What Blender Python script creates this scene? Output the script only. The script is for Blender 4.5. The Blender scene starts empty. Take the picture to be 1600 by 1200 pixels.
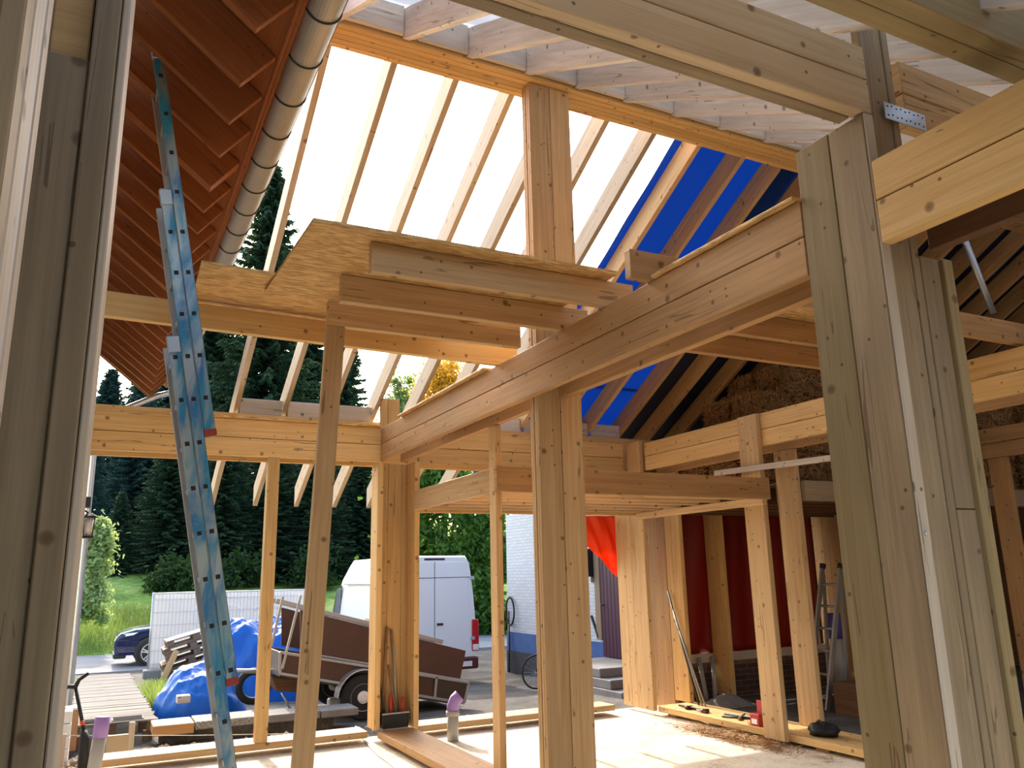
import bpy, bmesh, math, random
import numpy as np
from mathutils import Vector, Matrix, noise as mnoise
from math import sin, cos, pi, radians as R_

S = bpy.context.scene
COL = S.collection

# ------------------------------------------------------------------ camera
F_PX = 1258.95                      # focal length in pixels of the 1600x1200 frame
EYE = Vector((0, 0, 1.6))
RIGHT = Vector((0.8937884, -0.4479874, -0.0212028))
DOWN = Vector((0.0847509, 0.2151344, -0.9729000))
FWD = Vector((0.4404084, 0.8677698, 0.2302520))
cam_data = bpy.data.cameras.new('camera')
cam_data.sensor_width = 36.0
cam_data.lens = F_PX / 1600 * 36.0
cam_data.clip_start = 0.05
cam_data.clip_end = 500
cam = bpy.data.objects.new('camera', cam_data)
COL.objects.link(cam)
cam.matrix_world = Matrix(((RIGHT.x, -DOWN.x, -FWD.x, EYE.x), (RIGHT.y, -DOWN.y, -FWD.y, EYE.y),
                           (RIGHT.z, -DOWN.z, -FWD.z, EYE.z), (0, 0, 0, 1)))
S.camera = cam

# ------------------------------------------------------------------ sky, sun, exposure
SUN_EL = 33.4
world = bpy.data.worlds.new('sky')
S.world = world
world.use_nodes = True
wn = world.node_tree
wn.nodes.clear()
w_out = wn.nodes.new('ShaderNodeOutputWorld')
w_bg = wn.nodes.new('ShaderNodeBackground')
w_sky = wn.nodes.new('ShaderNodeTexSky')
w_sky.sky_type = 'NISHITA'
w_sky.sun_disc = False
w_sky.sun_elevation = R_(SUN_EL)
w_sky.sun_rotation = 0.0
w_sky.air_density = 1.3
w_sky.dust_density = 4.0
w_sky.ozone_density = 1.0
w_bg.inputs['Strength'].default_value = 0.46
wn.links.new(w_sky.outputs[0], w_bg.inputs[0])
wn.links.new(w_bg.outputs[0], w_out.inputs[0])

sun_data = bpy.data.lights.new('sun', 'SUN')
sun_data.energy = 4.6
sun_data.angle = R_(0.55)
sun_data.color = (1.0, 0.93, 0.82)
sun = bpy.data.objects.new('sun', sun_data)
sun.rotation_euler = (R_(SUN_EL - 90.0), 0, 0)
sun.location = (0, 30, 25)
COL.objects.link(sun)

S.view_settings.view_transform = 'Standard'
S.view_settings.look = 'None'
S.view_settings.exposure = 0.63
S.view_settings.gamma = 1.0
S.view_settings.use_curve_mapping = False

# ------------------------------------------------------------------ helpers
def ray(px, py):
    return RIGHT * ((px - 800) / F_PX) + DOWN * ((py - 600) / F_PX) + FWD
def on_y(px, py, y):
    d = ray(px, py); return EYE + d * ((y - EYE.y) / d.y)
def on_z(px, py, z):
    d = ray(px, py); return EYE + d * ((z - EYE.z) / d.z)
def on_x(px, py, x):
    d = ray(px, py); return EYE + d * ((x - EYE.x) / d.x)

ORD = ['first', 'second', 'third', 'fourth', 'fifth', 'sixth', 'seventh', 'eighth', 'ninth', 'tenth',
       'eleventh', 'twelfth', 'thirteenth', 'fourteenth', 'fifteenth', 'sixteenth', 'seventeenth', 'eighteenth',
       'nineteenth', 'twentieth', 'twenty-first', 'twenty-second', 'twenty-third', 'twenty-fourth', 'twenty-fifth', 'twenty-sixth', 'twenty-seventh', 'twenty-eighth', 'twenty-ninth', 'thirtieth']

def tag(o, label=None, cat=None, group=None, kind=None):
    if label: o['label'] = label
    if cat: o['category'] = cat
    if group: o['group'] = group
    if kind: o['kind'] = kind
    return o
def thing(name, label, cat, loc, group=None):
    o = bpy.data.objects.new(name, None)
    o.empty_display_size = 0.1
    o.location = loc
    COL.objects.link(o)
    return tag(o, label, cat, group)

def box_uv(bm, axis=None):
    """UV in metres; u runs along the long axis so grain can follow it"""
    uv = bm.loops.layers.uv.verify()
    if axis is None:
        co = [v.co for v in bm.verts]
        ext = [max(c[i] for c in co) - min(c[i] for c in co) for i in range(3)]
        axis = ext.index(max(ext))
    bm.normal_update()
    o1, o2 = [i for i in range(3) if i != axis]
    for f in bm.faces:
        n = [abs(c) for c in f.normal]
        d = n.index(max(n))
        for l in f.loops:
            c = l.vert.co
            if d == axis: l[uv].uv = (c[o1] * 0.4 + 7, c[o2] + 3)
            elif d == o1: l[uv].uv = (c[axis], c[o2] + 1.7)
            else: l[uv].uv = (c[axis], c[o1])

def link_mesh(name, me, mat, loc, parent=None):
    o = bpy.data.objects.new(name, me)
    if mat: me.materials.append(mat)
    COL.objects.link(o)
    o.location = loc
    if parent is not None:
        o.parent = parent
        o.location = Vector(loc) - world_loc(parent)
    return o
def world_loc(o):
    v = Vector(o.location)
    while o.parent is not None:
        o = o.parent
        v = v + Vector(o.location)
    return v
def finish(name, bm, mat, parent=None, smooth=False, axis=None, uv=True, loc=None):
    co = [v.co.copy() for v in bm.verts]
    lo = Vector([min(c[i] for c in co) for i in range(3)])
    hi = Vector([max(c[i] for c in co) for i in range(3)])
    if loc is None: loc = Vector(((lo.x + hi.x) / 2, (lo.y + hi.y) / 2, lo.z))
    loc = Vector(loc)
    bmesh.ops.recalc_face_normals(bm, faces=bm.faces)
    if uv: box_uv(bm, axis)
    bmesh.ops.translate(bm, verts=bm.verts, vec=-loc)
    me = bpy.data.meshes.new(name)
    bm.to_mesh(me); bm.free()
    if smooth:
        for p in me.polygons: p.use_smooth = True
    return link_mesh(name, me, mat, loc, parent)

def box_into(bm, x0, x1, y0, y1, z0, z1, bev=0.0, seg=1):
    x0, x1 = min(x0, x1), max(x0, x1); y0, y1 = min(y0, y1), max(y0, y1); z0, z1 = min(z0, z1), max(z0, z1)
    vs = [bm.verts.new(c) for c in ((x0,y0,z0),(x1,y0,z0),(x1,y1,z0),(x0,y1,z0),(x0,y0,z1),(x1,y0,z1),(x1,y1,z1),(x0,y1,z1))]
    fs = [bm.faces.new([vs[i] for i in q]) for q in ((3,2,1,0),(4,5,6,7),(0,1,5,4),(1,2,6,5),(2,3,7,6),(3,0,4,7))]
    if bev > 0:
        es = list({e for f in fs for e in f.edges})
        bmesh.ops.bevel(bm, geom=es, offset=bev, segments=seg, affect='EDGES', profile=0.5)
    return vs
def box(name, x0, x1, y0, y1, z0, z1, mat, parent=None, bev=0.004, seg=1):
    bm = bmesh.new(); box_into(bm, x0, x1, y0, y1, z0, z1, bev, seg)
    return finish(name, bm, mat, parent)
def frame_of(a, b, up):
    a, b = Vector(a), Vector(b)
    d = (b - a).normalized(); up = Vector(up)
    s = d.cross(up).normalized(); u = s.cross(d).normalized()
    return a, b, d, s, u
def bar_into(bm, a, b, w, h, up=(0, 0, 1), bev=0.0, off=(0, 0)):
    """box along a-b; w sideways, h along up; off shifts the section (side, up)"""
    a, b, d, s, u = frame_of(a, b, up)
    L = (b - a).length
    t = bmesh.new(); box_into(t, 0, L, off[0] - w / 2, off[0] + w / 2, off[1] - h / 2, off[1] + h / 2, bev)
    M = Matrix(((d.x, s.x, u.x, a.x), (d.y, s.y, u.y, a.y), (d.z, s.z, u.z, a.z), (0, 0, 0, 1)))
    bmesh.ops.transform(t, matrix=M, verts=t.verts)
    me = bpy.data.meshes.new('t'); t.to_mesh(me); t.free(); bm.from_mesh(me); bpy.data.meshes.remove(me)
def bar(name, a, b, w, h, mat, parent=None, up=(0, 0, 1), bev=0.004, off=(0, 0)):
    """oriented plank; UVs laid in its own frame before it is turned into place"""
    a, b, d, s, u = frame_of(a, b, up)
    L = (b - a).length
    bm = bmesh.new(); box_into(bm, 0, L, off[0] - w / 2, off[0] + w / 2, off[1] - h / 2, off[1] + h / 2, bev)
    box_uv(bm, 0)
    M = Matrix(((d.x, s.x, u.x, a.x), (d.y, s.y, u.y, a.y), (d.z, s.z, u.z, a.z), (0, 0, 0, 1)))
    bmesh.ops.transform(bm, matrix=M, verts=bm.verts)
    return finish(name, bm, mat, parent, uv=False)
def tube_into(bm, pts, r, n=8, caps=True):
    pts = [Vector(p) for p in pts]
    rs = r if isinstance(r, (list, tuple)) else [r] * len(pts)
    rings = []
    ref = None
    for i, p in enumerate(pts):
        d = (pts[min(i + 1, len(pts) - 1)] - pts[max(i - 1, 0)]).normalized()
        if ref is None:
            ref = Vector((0, 0, 1)) if abs(d.z) < 0.9 else Vector((1, 0, 0))
        s = d.cross(ref).normalized(); u = s.cross(d).normalized(); ref = u
        rings.append([bm.verts.new(p + (s * cos(2 * pi * k / n) + u * sin(2 * pi * k / n)) * rs[i]) for k in range(n)])
    for a, b in zip(rings, rings[1:]):
        for k in range(n):
            bm.faces.new((a[k], a[(k + 1) % n], b[(k + 1) % n], b[k]))
    if caps:
        bm.faces.new(rings[0][::-1]); bm.faces.new(rings[-1])
def tube(name, pts, r, mat, parent=None, n=8, smooth=True):
    bm = bmesh.new(); tube_into(bm, pts, r, n)
    return finish(name, bm, mat, parent, smooth=smooth)
def ring_into(bm, c, axis, R, r, n=28, m=8):
    c = Vector(c); ax = Vector(axis).normalized()
    s = ax.cross(Vector((0, 0, 1)) if abs(ax.z) < 0.9 else Vector((1, 0, 0))).normalized(); u = ax.cross(s)
    rings = []
    for i in range(n):
        a = 2 * pi * i / n; d = s * cos(a) + u * sin(a)
        rings.append([bm.verts.new(c + d * (R + r * cos(2 * pi * k / m)) + ax * (r * sin(2 * pi * k / m))) for k in range(m)])
    for i in range(n):
        a, b = rings[i], rings[(i + 1) % n]
        for k in range(m): bm.faces.new((a[k], a[(k + 1) % m], b[(k + 1) % m], b[k]))
def lathe_into(bm, c, axis, prof, n=24):
    """prof: list of (radius, distance along axis)"""
    c = Vector(c); ax = Vector(axis).normalized()
    s = ax.cross(Vector((0, 0, 1)) if abs(ax.z) < 0.9 else Vector((1, 0, 0))).normalized(); u = ax.cross(s)
    rings = [[bm.verts.new(c + ax * t + (s * cos(2 * pi * k / n) + u * sin(2 * pi * k / n)) * max(r, 1e-4)) for k in range(n)] for r, t in prof]
    for a, b in zip(rings, rings[1:]):
        for k in range(n): bm.faces.new((a[k], a[(k + 1) % n], b[(k + 1) % n], b[k]))
    bm.faces.new(rings[0][::-1]); bm.faces.new(rings[-1])
def prism_into(bm, pts, d, bev=0.0):
    """closed outline pts (3d), pushed along vector d"""
    d = Vector(d); a = [bm.verts.new(p) for p in pts]; b = [bm.verts.new(Vector(p) + d) for p in pts]
    n = len(a); fs = [bm.faces.new(a), bm.faces.new(b[::-1])]
    for i in range(n): fs.append(bm.faces.new((a[i], b[i], b[(i + 1) % n], a[(i + 1) % n])))
    if bev > 0:
        bmesh.ops.recalc_face_normals(bm, faces=fs)
        bmesh.ops.bevel(bm, geom=list({e for f in fs for e in f.edges}), offset=bev, segments=2, affect='EDGES', profile=0.5)
def prism(name, pts, d, mat, parent=None, bev=0.0, smooth=False):
    bm = bmesh.new(); prism_into(bm, pts, d, bev)
    return finish(name, bm, mat, parent, smooth=smooth)
def built(name, label, cat, boxes, mat, group=None, part='plank', base=None):
    """a built-up timber: an Empty at its base and one mesh per board"""
    lo = [min(b[i] for b in boxes) for i in (0, 2, 4)]; hi = [max(b[i] for b in boxes) for i in (1, 3, 5)]
    t = thing(name, label, cat, base or ((lo[0] + hi[0]) / 2, (lo[1] + hi[1]) / 2, lo[2]), group)
    for i, b in enumerate(boxes):
        m = b[6] if len(b) > 6 else (mat[i % len(mat)] if isinstance(mat, list) else mat)
        box(part, *b[:6], m, t)
    return t
def copy_tree(o, parent=None):
    c = o.copy(); COL.objects.link(c)
    if parent is not None: c.parent = parent
    for ch in list(o.children): copy_tree(ch, c)
    return c
def grid_mesh(name, nx, ny, fn, mat, parent=None, smooth=True, thick=0.0, loc=None):
    """surface fn(u,v) -> point, u,v in 0..1"""
    bm = bmesh.new()
    vs = [[bm.verts.new(fn(i / nx, j / ny)) for i in range(nx + 1)] for j in range(ny + 1)]
    for j in range(ny):
        for i in range(nx): bm.faces.new((vs[j][i], vs[j][i + 1], vs[j + 1][i + 1], vs[j + 1][i]))
    o = finish(name, bm, mat, parent, smooth=smooth, loc=loc)
    if thick:
        m = o.modifiers.new('solid', 'SOLIDIFY'); m.thickness = thick; m.offset = 0
    return o
def fast_mesh(name, verts, faces4, mat, loc, parent=None, smooth=False):
    """numpy quads straight into a mesh"""
    verts = np.asarray(verts, dtype=np.float32) - np.asarray(loc, dtype=np.float32)
    faces4 = np.asarray(faces4, dtype=np.int32)
    me = bpy.data.meshes.new(name)
    me.vertices.add(len(verts)); me.vertices.foreach_set('co', verts.ravel())
    me.loops.add(faces4.size); me.loops.foreach_set('vertex_index', faces4.ravel())
    me.polygons.add(len(faces4))
    me.polygons.foreach_set('loop_start', np.arange(0, faces4.size, 4, dtype=np.int32))
    me.update(calc_edges=True); me.validate()
    if smooth: me.polygons.foreach_set('use_smooth', np.ones(len(faces4), dtype=bool))
    return link_mesh(name, me, mat, loc, parent)
# ------------------------------------------------------------------ materials
class NT:
    def __init__(s, name):
        s.m = bpy.data.materials.new(name); s.m.use_nodes = True; s.t = s.m.node_tree
        s.t.nodes.clear()
        s.out = s.n('ShaderNodeOutputMaterial'); s.b = s.n('ShaderNodeBsdfPrincipled')
        s.l(s.b.outputs[0], s.out.inputs[0])
    def n(s, t, **kw):
        x = s.t.nodes.new(t)
        for k, v in kw.items(): setattr(x, k, v)
        return x
    def l(s, a, b): s.t.links.new(a, b)
    def math(s, op, a, b=None, c=None):
        x = s.n('ShaderNodeMath', operation=op)
        for i, v in enumerate((a, b, c)):
            if v is None: continue
            if isinstance(v, (int, float)): x.inputs[i].default_value = v
            else: s.l(v, x.inputs[i])
        return x.outputs[0]
    def ramp(s, fac, stops, interp='LINEAR'):
        x = s.n('ShaderNodeValToRGB'); x.color_ramp.interpolation = interp
        e = x.color_ramp.elements
        while len(e) < len(stops): e.new(0.5)
        for i, (p, c) in enumerate(stops):
            e[i].position = p; e[i].color = (*c, 1) if len(c) == 3 else c
        s.l(fac, x.inputs[0]); return x.outputs[0]
    def mix(s, fac, a, b, blend='MIX'):
        x = s.n('ShaderNodeMix', data_type='RGBA', blend_type=blend)
        for sock, v in ((x.inputs[0], fac), (x.inputs[6], a), (x.inputs[7], b)):
            if isinstance(v, (int, float)): sock.default_value = v
            elif isinstance(v, tuple): sock.default_value = (*v, 1)
            else: s.l(v, sock)
        return x.outputs[2]
    def noise(s, vec, scale=5, detail=3, rough=0.5, dist=0.0, dim='3D'):
        x = s.n('ShaderNodeTexNoise', noise_dimensions=dim)
        x.inputs['Scale'].default_value = scale; x.inputs['Detail'].default_value = detail
        x.inputs['Roughness'].default_value = rough; x.inputs['Distortion'].default_value = dist
        if vec is not None: s.l(vec, x.inputs['Vector'])
        return x.outputs[0]
    def vmul(s, vec, v):
        x = s.n('ShaderNodeVectorMath', operation='MULTIPLY'); s.l(vec, x.inputs[0]); x.inputs[1].default_value = v
        return x.outputs[0]
    def vadd(s, a, b):
        x = s.n('ShaderNodeVectorMath', operation='ADD'); s.l(a, x.inputs[0]); s.l(b, x.inputs[1]); return x.outputs[0]
    def bump(s, h, strength=0.2, dist=0.01):
        x = s.n('ShaderNodeBump'); x.inputs['Strength'].default_value = strength; x.inputs['Distance'].default_value = dist
        s.l(h, x.inputs['Height']); s.l(x.outputs[0], s.b.inputs['Normal'])
    def rnd(s): return s.n('ShaderNodeObjectInfo').outputs['Random']
    def uv(s): return s.n('ShaderNodeTexCoord').outputs['UV']
    def obj(s): return s.n('ShaderNodeTexCoord').outputs['Object']
    def pos(s): return s.n('ShaderNodeNewGeometry').outputs['Position']

def wood(name, light, dark, knot=(0.10, 0.045, 0.02), grey=0.0, knots=1.0, rough=0.62, stain=0.25, vary=0.25):
    """sawn softwood: grain along u, knots, smudges, every board its own offset and tone"""
    k = NT(name)
    r = k.rnd(); uv = k.uv()
    off = k.n('ShaderNodeCombineXYZ')
    k.l(k.math('MULTIPLY', r, 53.0), off.inputs[0]); k.l(k.math('MULTIPLY', r, 17.0), off.inputs[1])
    p = k.vadd(uv, off.outputs[0])
    warp = k.noise(k.vmul(p, (1.0, 4.0, 1)), 1.2, 2, dim='2D')
    g1 = k.noise(k.vmul(p, (0.9, 26.0, 1)), 1.0, 4, 0.6, 0.6, dim='2D')
    g2 = k.noise(k.vmul(p, (2.0, 120.0, 1)), 1.0, 2, 0.6, 0.0, dim='2D')
    g = k.math('ADD', k.math('MULTIPLY', g1, 0.72), k.math('MULTIPLY', g2, 0.28))
    col = k.ramp(g, [(0.30, dark), (0.48, tuple(0.5 * (a + b) for a, b in zip(light, dark))), (0.68, light)])
    # broad tone along the board and from board to board
    tone = k.noise(k.vmul(p, (0.7, 2.2, 1)), 1.0, 2, dim='2D')
    col = k.mix(k.math('MULTIPLY', k.ramp(tone, [(0.35, (0, 0, 0)), (0.7, (1, 1, 1))]), stain), col, tuple(c * 0.62 for c in dark))
    var = k.math('ADD', k.math('MULTIPLY', r, vary), 1.0 - vary * 0.6)
    vv = k.n('ShaderNodeCombineColor'); 
    for i in range(3): k.l(var, vv.inputs[i])
    col = k.mix(1.0, col, vv.outputs[0], 'MULTIPLY')
    if grey:
        gn = k.noise(k.vmul(p, (1.4, 9.0, 1)), 1.0, 4, 0.65, dim='2D')
        col = k.mix(k.math('MULTIPLY', k.ramp(gn, [(0.38, (0, 0, 0)), (0.62, (1, 1, 1))]), grey), col, (0.16, 0.13, 0.10))
    # knots: sparse cells of a voronoi field, slightly warped
    vo = k.n('ShaderNodeTexVoronoi', voronoi_dimensions='2D', feature='F1')
    vo.inputs['Scale'].default_value = 4.6; vo.inputs['Randomness'].default_value = 1.0
    k.l(p, vo.inputs['Vector'])
    sep = k.n('ShaderNodeSeparateColor'); k.l(vo.outputs['Color'], sep.inputs[0])
    on = k.math('GREATER_THAN', sep.outputs[0], 1.0 - 0.46 * knots)
    size = k.math('MULTIPLY_ADD', sep.outputs[1], 0.075, 0.05)
    dn = k.math('DIVIDE', vo.outputs['Distance'], size)
    kd = k.math('MULTIPLY', k.ramp(dn, [(0.0, (1, 1, 1)), (0.62, (0.75, 0.75, 0.75)), (1.0, (0, 0, 0))]), on)
    col = k.mix(k.math('MULTIPLY', kd, 0.8), col, knot)
    halo = k.math('MULTIPLY', k.ramp(dn, [(0.0, (1, 1, 1)), (1.0, (0, 0, 0))]), on)
    # nail heads and small pin knots
    v2 = k.n('ShaderNodeTexVoronoi', voronoi_dimensions='2D', feature='F1')
    v2.inputs['Scale'].default_value = 8.0; k.l(p, v2.inputs['Vector'])
    s2 = k.n('ShaderNodeSeparateColor'); k.l(v2.outputs['Color'], s2.inputs[0])
    nd = k.math('MULTIPLY', k.math('LESS_THAN', v2.outputs['Distance'], 0.062), k.math('GREATER_THAN', s2.outputs[0], 0.83))
    col = k.mix(k.math('MULTIPLY', nd, 0.75), col, tuple(c * 0.8 for c in knot))
    # drying checks: long thin dark lines
    cn = k.noise(k.vmul(p, (0.55, 13.0, 1)), 1.0, 2, 0.5, 0.15, dim='2D')
    cm = k.noise(k.vmul(p, (1.1, 5.0, 1)), 1.3, 1, dim='2D')
    ck = k.math('MULTIPLY', k.math('LESS_THAN', k.math('ABSOLUTE', k.math('SUBTRACT', cn, 0.5)), 0.010), k.math('GREATER_THAN', cm, 0.62))
    col = k.mix(k.math('MULTIPLY', ck, 0.55), col, tuple(c * 0.9 for c in knot))
    k.l(col, k.b.inputs['Base Color'])
    k.b.inputs['Roughness'].default_value = rough
    k.b.inputs['Specular IOR Level'].default_value = 0.25
    k.bump(k.math('SUBTRACT', g, k.math('MULTIPLY', halo, 0.3)), 0.18, 0.004)
    return k.m
def plain(name, c, rough=0.6, metal=0.0, vary=0.0, scale=8.0, c2=None, bump=0.0, spec=0.4, coat=0.0, trans=None):
    k = NT(name)
    if c2 is not None:
        n = k.noise(k.obj(), scale, 4, 0.6)
        col = k.ramp(n, [(0.36, c), (0.66, c2)])
        k.l(col, k.b.inputs['Base Color'])
        if bump: k.bump(n, bump, 0.02)
    else:
        k.b.inputs['Base Color'].default_value = (*c, 1)
    k.b.inputs['Roughness'].default_value = rough; k.b.inputs['Metallic'].default_value = metal
    k.b.inputs['Specular IOR Level'].default_value = spec
    if coat: k.b.inputs['Coat Weight'].default_value = coat
    if trans is not None:       # thin sheet that lets light through
        tr = k.n('ShaderNodeBsdfTranslucent'); tr.inputs[0].default_value = (*trans[0], 1)
        mx = k.n('ShaderNodeMixShader'); mx.inputs[0].default_value = trans[1]
        k.l(k.b.outputs[0], mx.inputs[1]); k.l(tr.outputs[0], mx.inputs[2]); k.l(mx.outputs[0], k.out.inputs[0])
    return k.m
def leaf(name, c1, c2, tr, amount=0.45, scale=0.35):
    k = NT(name)
    n = k.noise(k.pos(), scale, 3, 0.6)
    n2 = k.noise(k.pos(), scale * 9, 1)
    f = k.math('ADD', k.math('MULTIPLY', n, 0.6), k.math('MULTIPLY', n2, 0.4))
    col = k.ramp(f, [(0.35, c1), (0.65, c2)])
    k.l(col, k.b.inputs['Base Color']); k.b.inputs['Roughness'].default_value = 0.6
    k.b.inputs['Specular IOR Level'].default_value = 0.25
    t = k.n('ShaderNodeBsdfTranslucent'); t.inputs[0].default_value = (*tr, 1)
    mx = k.n('ShaderNodeMixShader'); mx.inputs[0].default_value = amount
    k.l(k.b.outputs[0], mx.inputs[1]); k.l(t.outputs[0], mx.inputs[2]); k.l(mx.outputs[0], k.out.inputs[0])
    return k.m

M = {}
M['pine'] = wood('fresh_pine', (0.68, 0.46, 0.235), (0.50, 0.295, 0.125))
M['pine_warm'] = wood('warm_pine', (0.66, 0.40, 0.17), (0.46, 0.245, 0.085), stain=0.3)
M['pine_rafter'] = wood('grey_cream_pine', (0.50, 0.41, 0.305), (0.37, 0.29, 0.20), stain=0.2)
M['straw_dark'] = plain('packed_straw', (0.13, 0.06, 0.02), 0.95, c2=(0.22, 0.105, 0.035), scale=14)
M['pine_cream'] = wood('cream_pine', (0.74, 0.57, 0.36), (0.57, 0.41, 0.23), stain=0.2)
M['pine_yellow'] = wood('yellow_pine', (0.76, 0.50, 0.215), (0.58, 0.345, 0.12), stain=0.2)
M['pine_pale'] = wood('pale_pine', (0.66, 0.56, 0.44), (0.50, 0.40, 0.29), stain=0.2)
M['pine_greyish'] = wood('greyish_pine', (0.72, 0.66, 0.59), (0.56, 0.49, 0.42), grey=0.2, stain=0.2)  # light pine with random greyish patches
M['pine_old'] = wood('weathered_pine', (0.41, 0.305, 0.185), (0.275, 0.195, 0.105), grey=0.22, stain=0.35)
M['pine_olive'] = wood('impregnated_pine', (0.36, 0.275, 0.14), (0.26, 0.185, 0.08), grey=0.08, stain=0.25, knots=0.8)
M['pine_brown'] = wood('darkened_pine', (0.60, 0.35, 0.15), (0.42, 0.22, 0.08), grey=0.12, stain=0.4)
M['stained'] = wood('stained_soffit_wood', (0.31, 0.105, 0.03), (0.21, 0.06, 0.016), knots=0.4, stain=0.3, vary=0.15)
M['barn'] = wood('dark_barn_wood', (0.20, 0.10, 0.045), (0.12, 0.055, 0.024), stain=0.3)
M['pallet'] = wood('grey_pallet_wood', (0.22, 0.145, 0.10), (0.12, 0.075, 0.05), grey=0.3)
M['deck'] = wood('bleached_deck_wood', (0.33, 0.31, 0.285), (0.22, 0.20, 0.18), grey=0.35, knots=0.3, rough=0.95)
for n_ in M['deck'].node_tree.nodes:
    if n_.type == 'BSDF_PRINCIPLED': n_.inputs['Specular IOR Level'].default_value = 0.02

def m_osb():
    k = NT('oriented_strand_board'); uv = k.uv()
    acc = None
    for i, (sx, sy, rot) in enumerate(((15, 80, 0.15), (18, 70, -0.4), (13, 95, 0.65))):
        mp = k.n('ShaderNodeMapping'); mp.inputs['Rotation'].default_value = (0, 0, rot); mp.inputs['Scale'].default_value = (sx, sy, 1)
        mp.inputs['Location'].default_value = (i * 3.1, i * 1.7, 0)
        k.l(uv, mp.inputs['Vector'])
        v = k.n('ShaderNodeTexVoronoi', voronoi_dimensions='2D'); v.inputs['Scale'].default_value = 1.0
        k.l(mp.outputs[0], v.inputs['Vector'])
        s = k.n('ShaderNodeSeparateColor'); k.l(v.outputs['Color'], s.inputs[0])
        acc = s.outputs[0] if acc is None else k.math('ADD', acc, s.outputs[0])
    f = k.math('DIVIDE', acc, 3.0)
    col = k.ramp(f, [(0.2, (0.36, 0.19, 0.055)), (0.5, (0.57, 0.33, 0.11)), (0.85, (0.74, 0.48, 0.19))])
    k.l(col, k.b.inputs['Base Color']); k.b.inputs['Roughness'].default_value = 0.7
    k.bump(f, 0.25, 0.004)
    return k.m
M['osb'] = m_osb()
def m_brick(name, c1, c2, mortar, scale=1.0, bw=0.24, rh=0.075, bump=0.5):
    k = NT(name); uv = k.uv()
    b = k.n('ShaderNodeTexBrick'); b.inputs['Scale'].default_value = scale
    b.inputs['Color1'].default_value = (*c1, 1); b.inputs['Color2'].default_value = (*c2, 1); b.inputs['Mortar'].default_value = (*mortar, 1)
    b.inputs['Brick Width'].default_value = bw; b.inputs['Row Height'].default_value = rh
    b.inputs['Mortar Size'].default_value = 0.009; b.inputs['Mortar Smooth'].default_value = 0.4
    k.l(uv, b.inputs['Vector'])
    n = k.noise(uv, 14, 4, 0.6)
    col = k.mix(0.25, b.outputs['Color'], k.ramp(n, [(0.3, (0.45, 0.45, 0.45)), (0.7, (1, 1, 1))]), 'MULTIPLY')
    k.l(col, k.b.inputs['Base Color']); k.b.inputs['Roughness'].default_value = 0.8
    k.bump(k.math('SUBTRACT', k.math('MULTIPLY', n, 0.3), b.outputs['Fac']), bump, 0.01)
    return k.m
M['brick_white'] = m_brick('white_painted_brick', (0.52, 0.545, 0.58), (0.46, 0.485, 0.53), (0.36, 0.38, 0.42), bump=0.25)
M['brick_red'] = m_brick('red_brick', (0.12, 0.04, 0.026), (0.075, 0.028, 0.02), (0.12, 0.11, 0.095))
def m_ground(name, stops, scale, fine, bump=0.35, dist=0.05):
    k = NT(name); p = k.pos()
    a = k.noise(p, scale, 5, 0.62); b = k.noise(p, fine, 3, 0.6)
    f = k.math('ADD', k.math('MULTIPLY', a, 0.62), k.math('MULTIPLY', b, 0.38))
    k.l(k.ramp(f, stops), k.b.inputs['Base Color']); k.b.inputs['Roughness'].default_value = 0.92
    k.b.inputs['Specular IOR Level'].default_value = 0.1
    k.bump(f, bump, dist)
    return k.m
M['sand'] = m_ground('sandy_screed', [(0.34, (0.36, 0.29, 0.22)), (0.46, (0.62, 0.55, 0.44)), (0.66, (0.78, 0.72, 0.60))], 1.6, 28, 0.3, 0.03)
M['dirt'] = m_ground('yard_dirt', [(0.33, (0.05, 0.044, 0.038)), (0.5, (0.10, 0.09, 0.08)), (0.68, (0.18, 0.165, 0.145))], 1.2, 22, 0.5, 0.05)
M['asphalt'] = m_ground('pale_asphalt', [(0.3, (0.17, 0.17, 0.18)), (0.7, (0.28, 0.28, 0.285))], 0.9, 60, 0.15, 0.01)
M['grass'] = m_ground('grass_slope', [(0.34, (0.07, 0.13, 0.03)), (0.5, (0.20, 0.30, 0.06)), (0.66, (0.42, 0.46, 0.16))], 0.35, 3.0, 0.9, 0.4)
M['concrete'] = m_ground('grey_concrete', [(0.3, (0.15, 0.145, 0.135)), (0.7, (0.27, 0.255, 0.24))], 3, 40, 0.2, 0.01)
M['slab'] = m_ground('exposed_aggregate', [(0.40, (0.13, 0.12, 0.105)), (0.5, (0.28, 0.26, 0.235)), (0.62, (0.42, 0.40, 0.37))], 30, 90, 0.4, 0.01)
M['plaster'] = m_ground('white_render', [(0.3, (0.70, 0.69, 0.66)), (0.7, (0.80, 0.79, 0.77))], 2, 60, 0.15, 0.005)
M['alu'] = plain('ladder_aluminium', (0.40, 0.41, 0.42), 0.45, 0.8)
def m_rail():
    k = NT('blue_mottled_aluminium'); p = k.obj()  # random patches of blue over bare aluminium
    n = k.noise(k.vmul(p, (9, 9, 2.2)), 1.0, 4, 0.6, 0.8)
    f = k.ramp(n, [(0.41, (0, 0, 0)), (0.58, (1, 1, 1))])
    n2 = k.noise(k.vmul(p, (5, 5, 1.1)), 1.6, 3, 0.5)
    tint = k.ramp(n2, [(0.4, (0.025, 0.14, 0.34)), (0.6, (0.02, 0.23, 0.36))])
    k.l(k.mix(f, (0.33, 0.37, 0.36), tint), k.b.inputs['Base Color'])
    k.l(k.math('MULTIPLY_ADD', f, -0.75, 0.8), k.b.inputs['Metallic']); k.b.inputs['Roughness'].default_value = 0.48
    return k.m
M['rail'] = m_rail()
M['black'] = plain('black_plastic', (0.012, 0.012, 0.013), 0.5)
M['rubber'] = plain('black_rubber', (0.018, 0.018, 0.018), 0.8)
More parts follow.
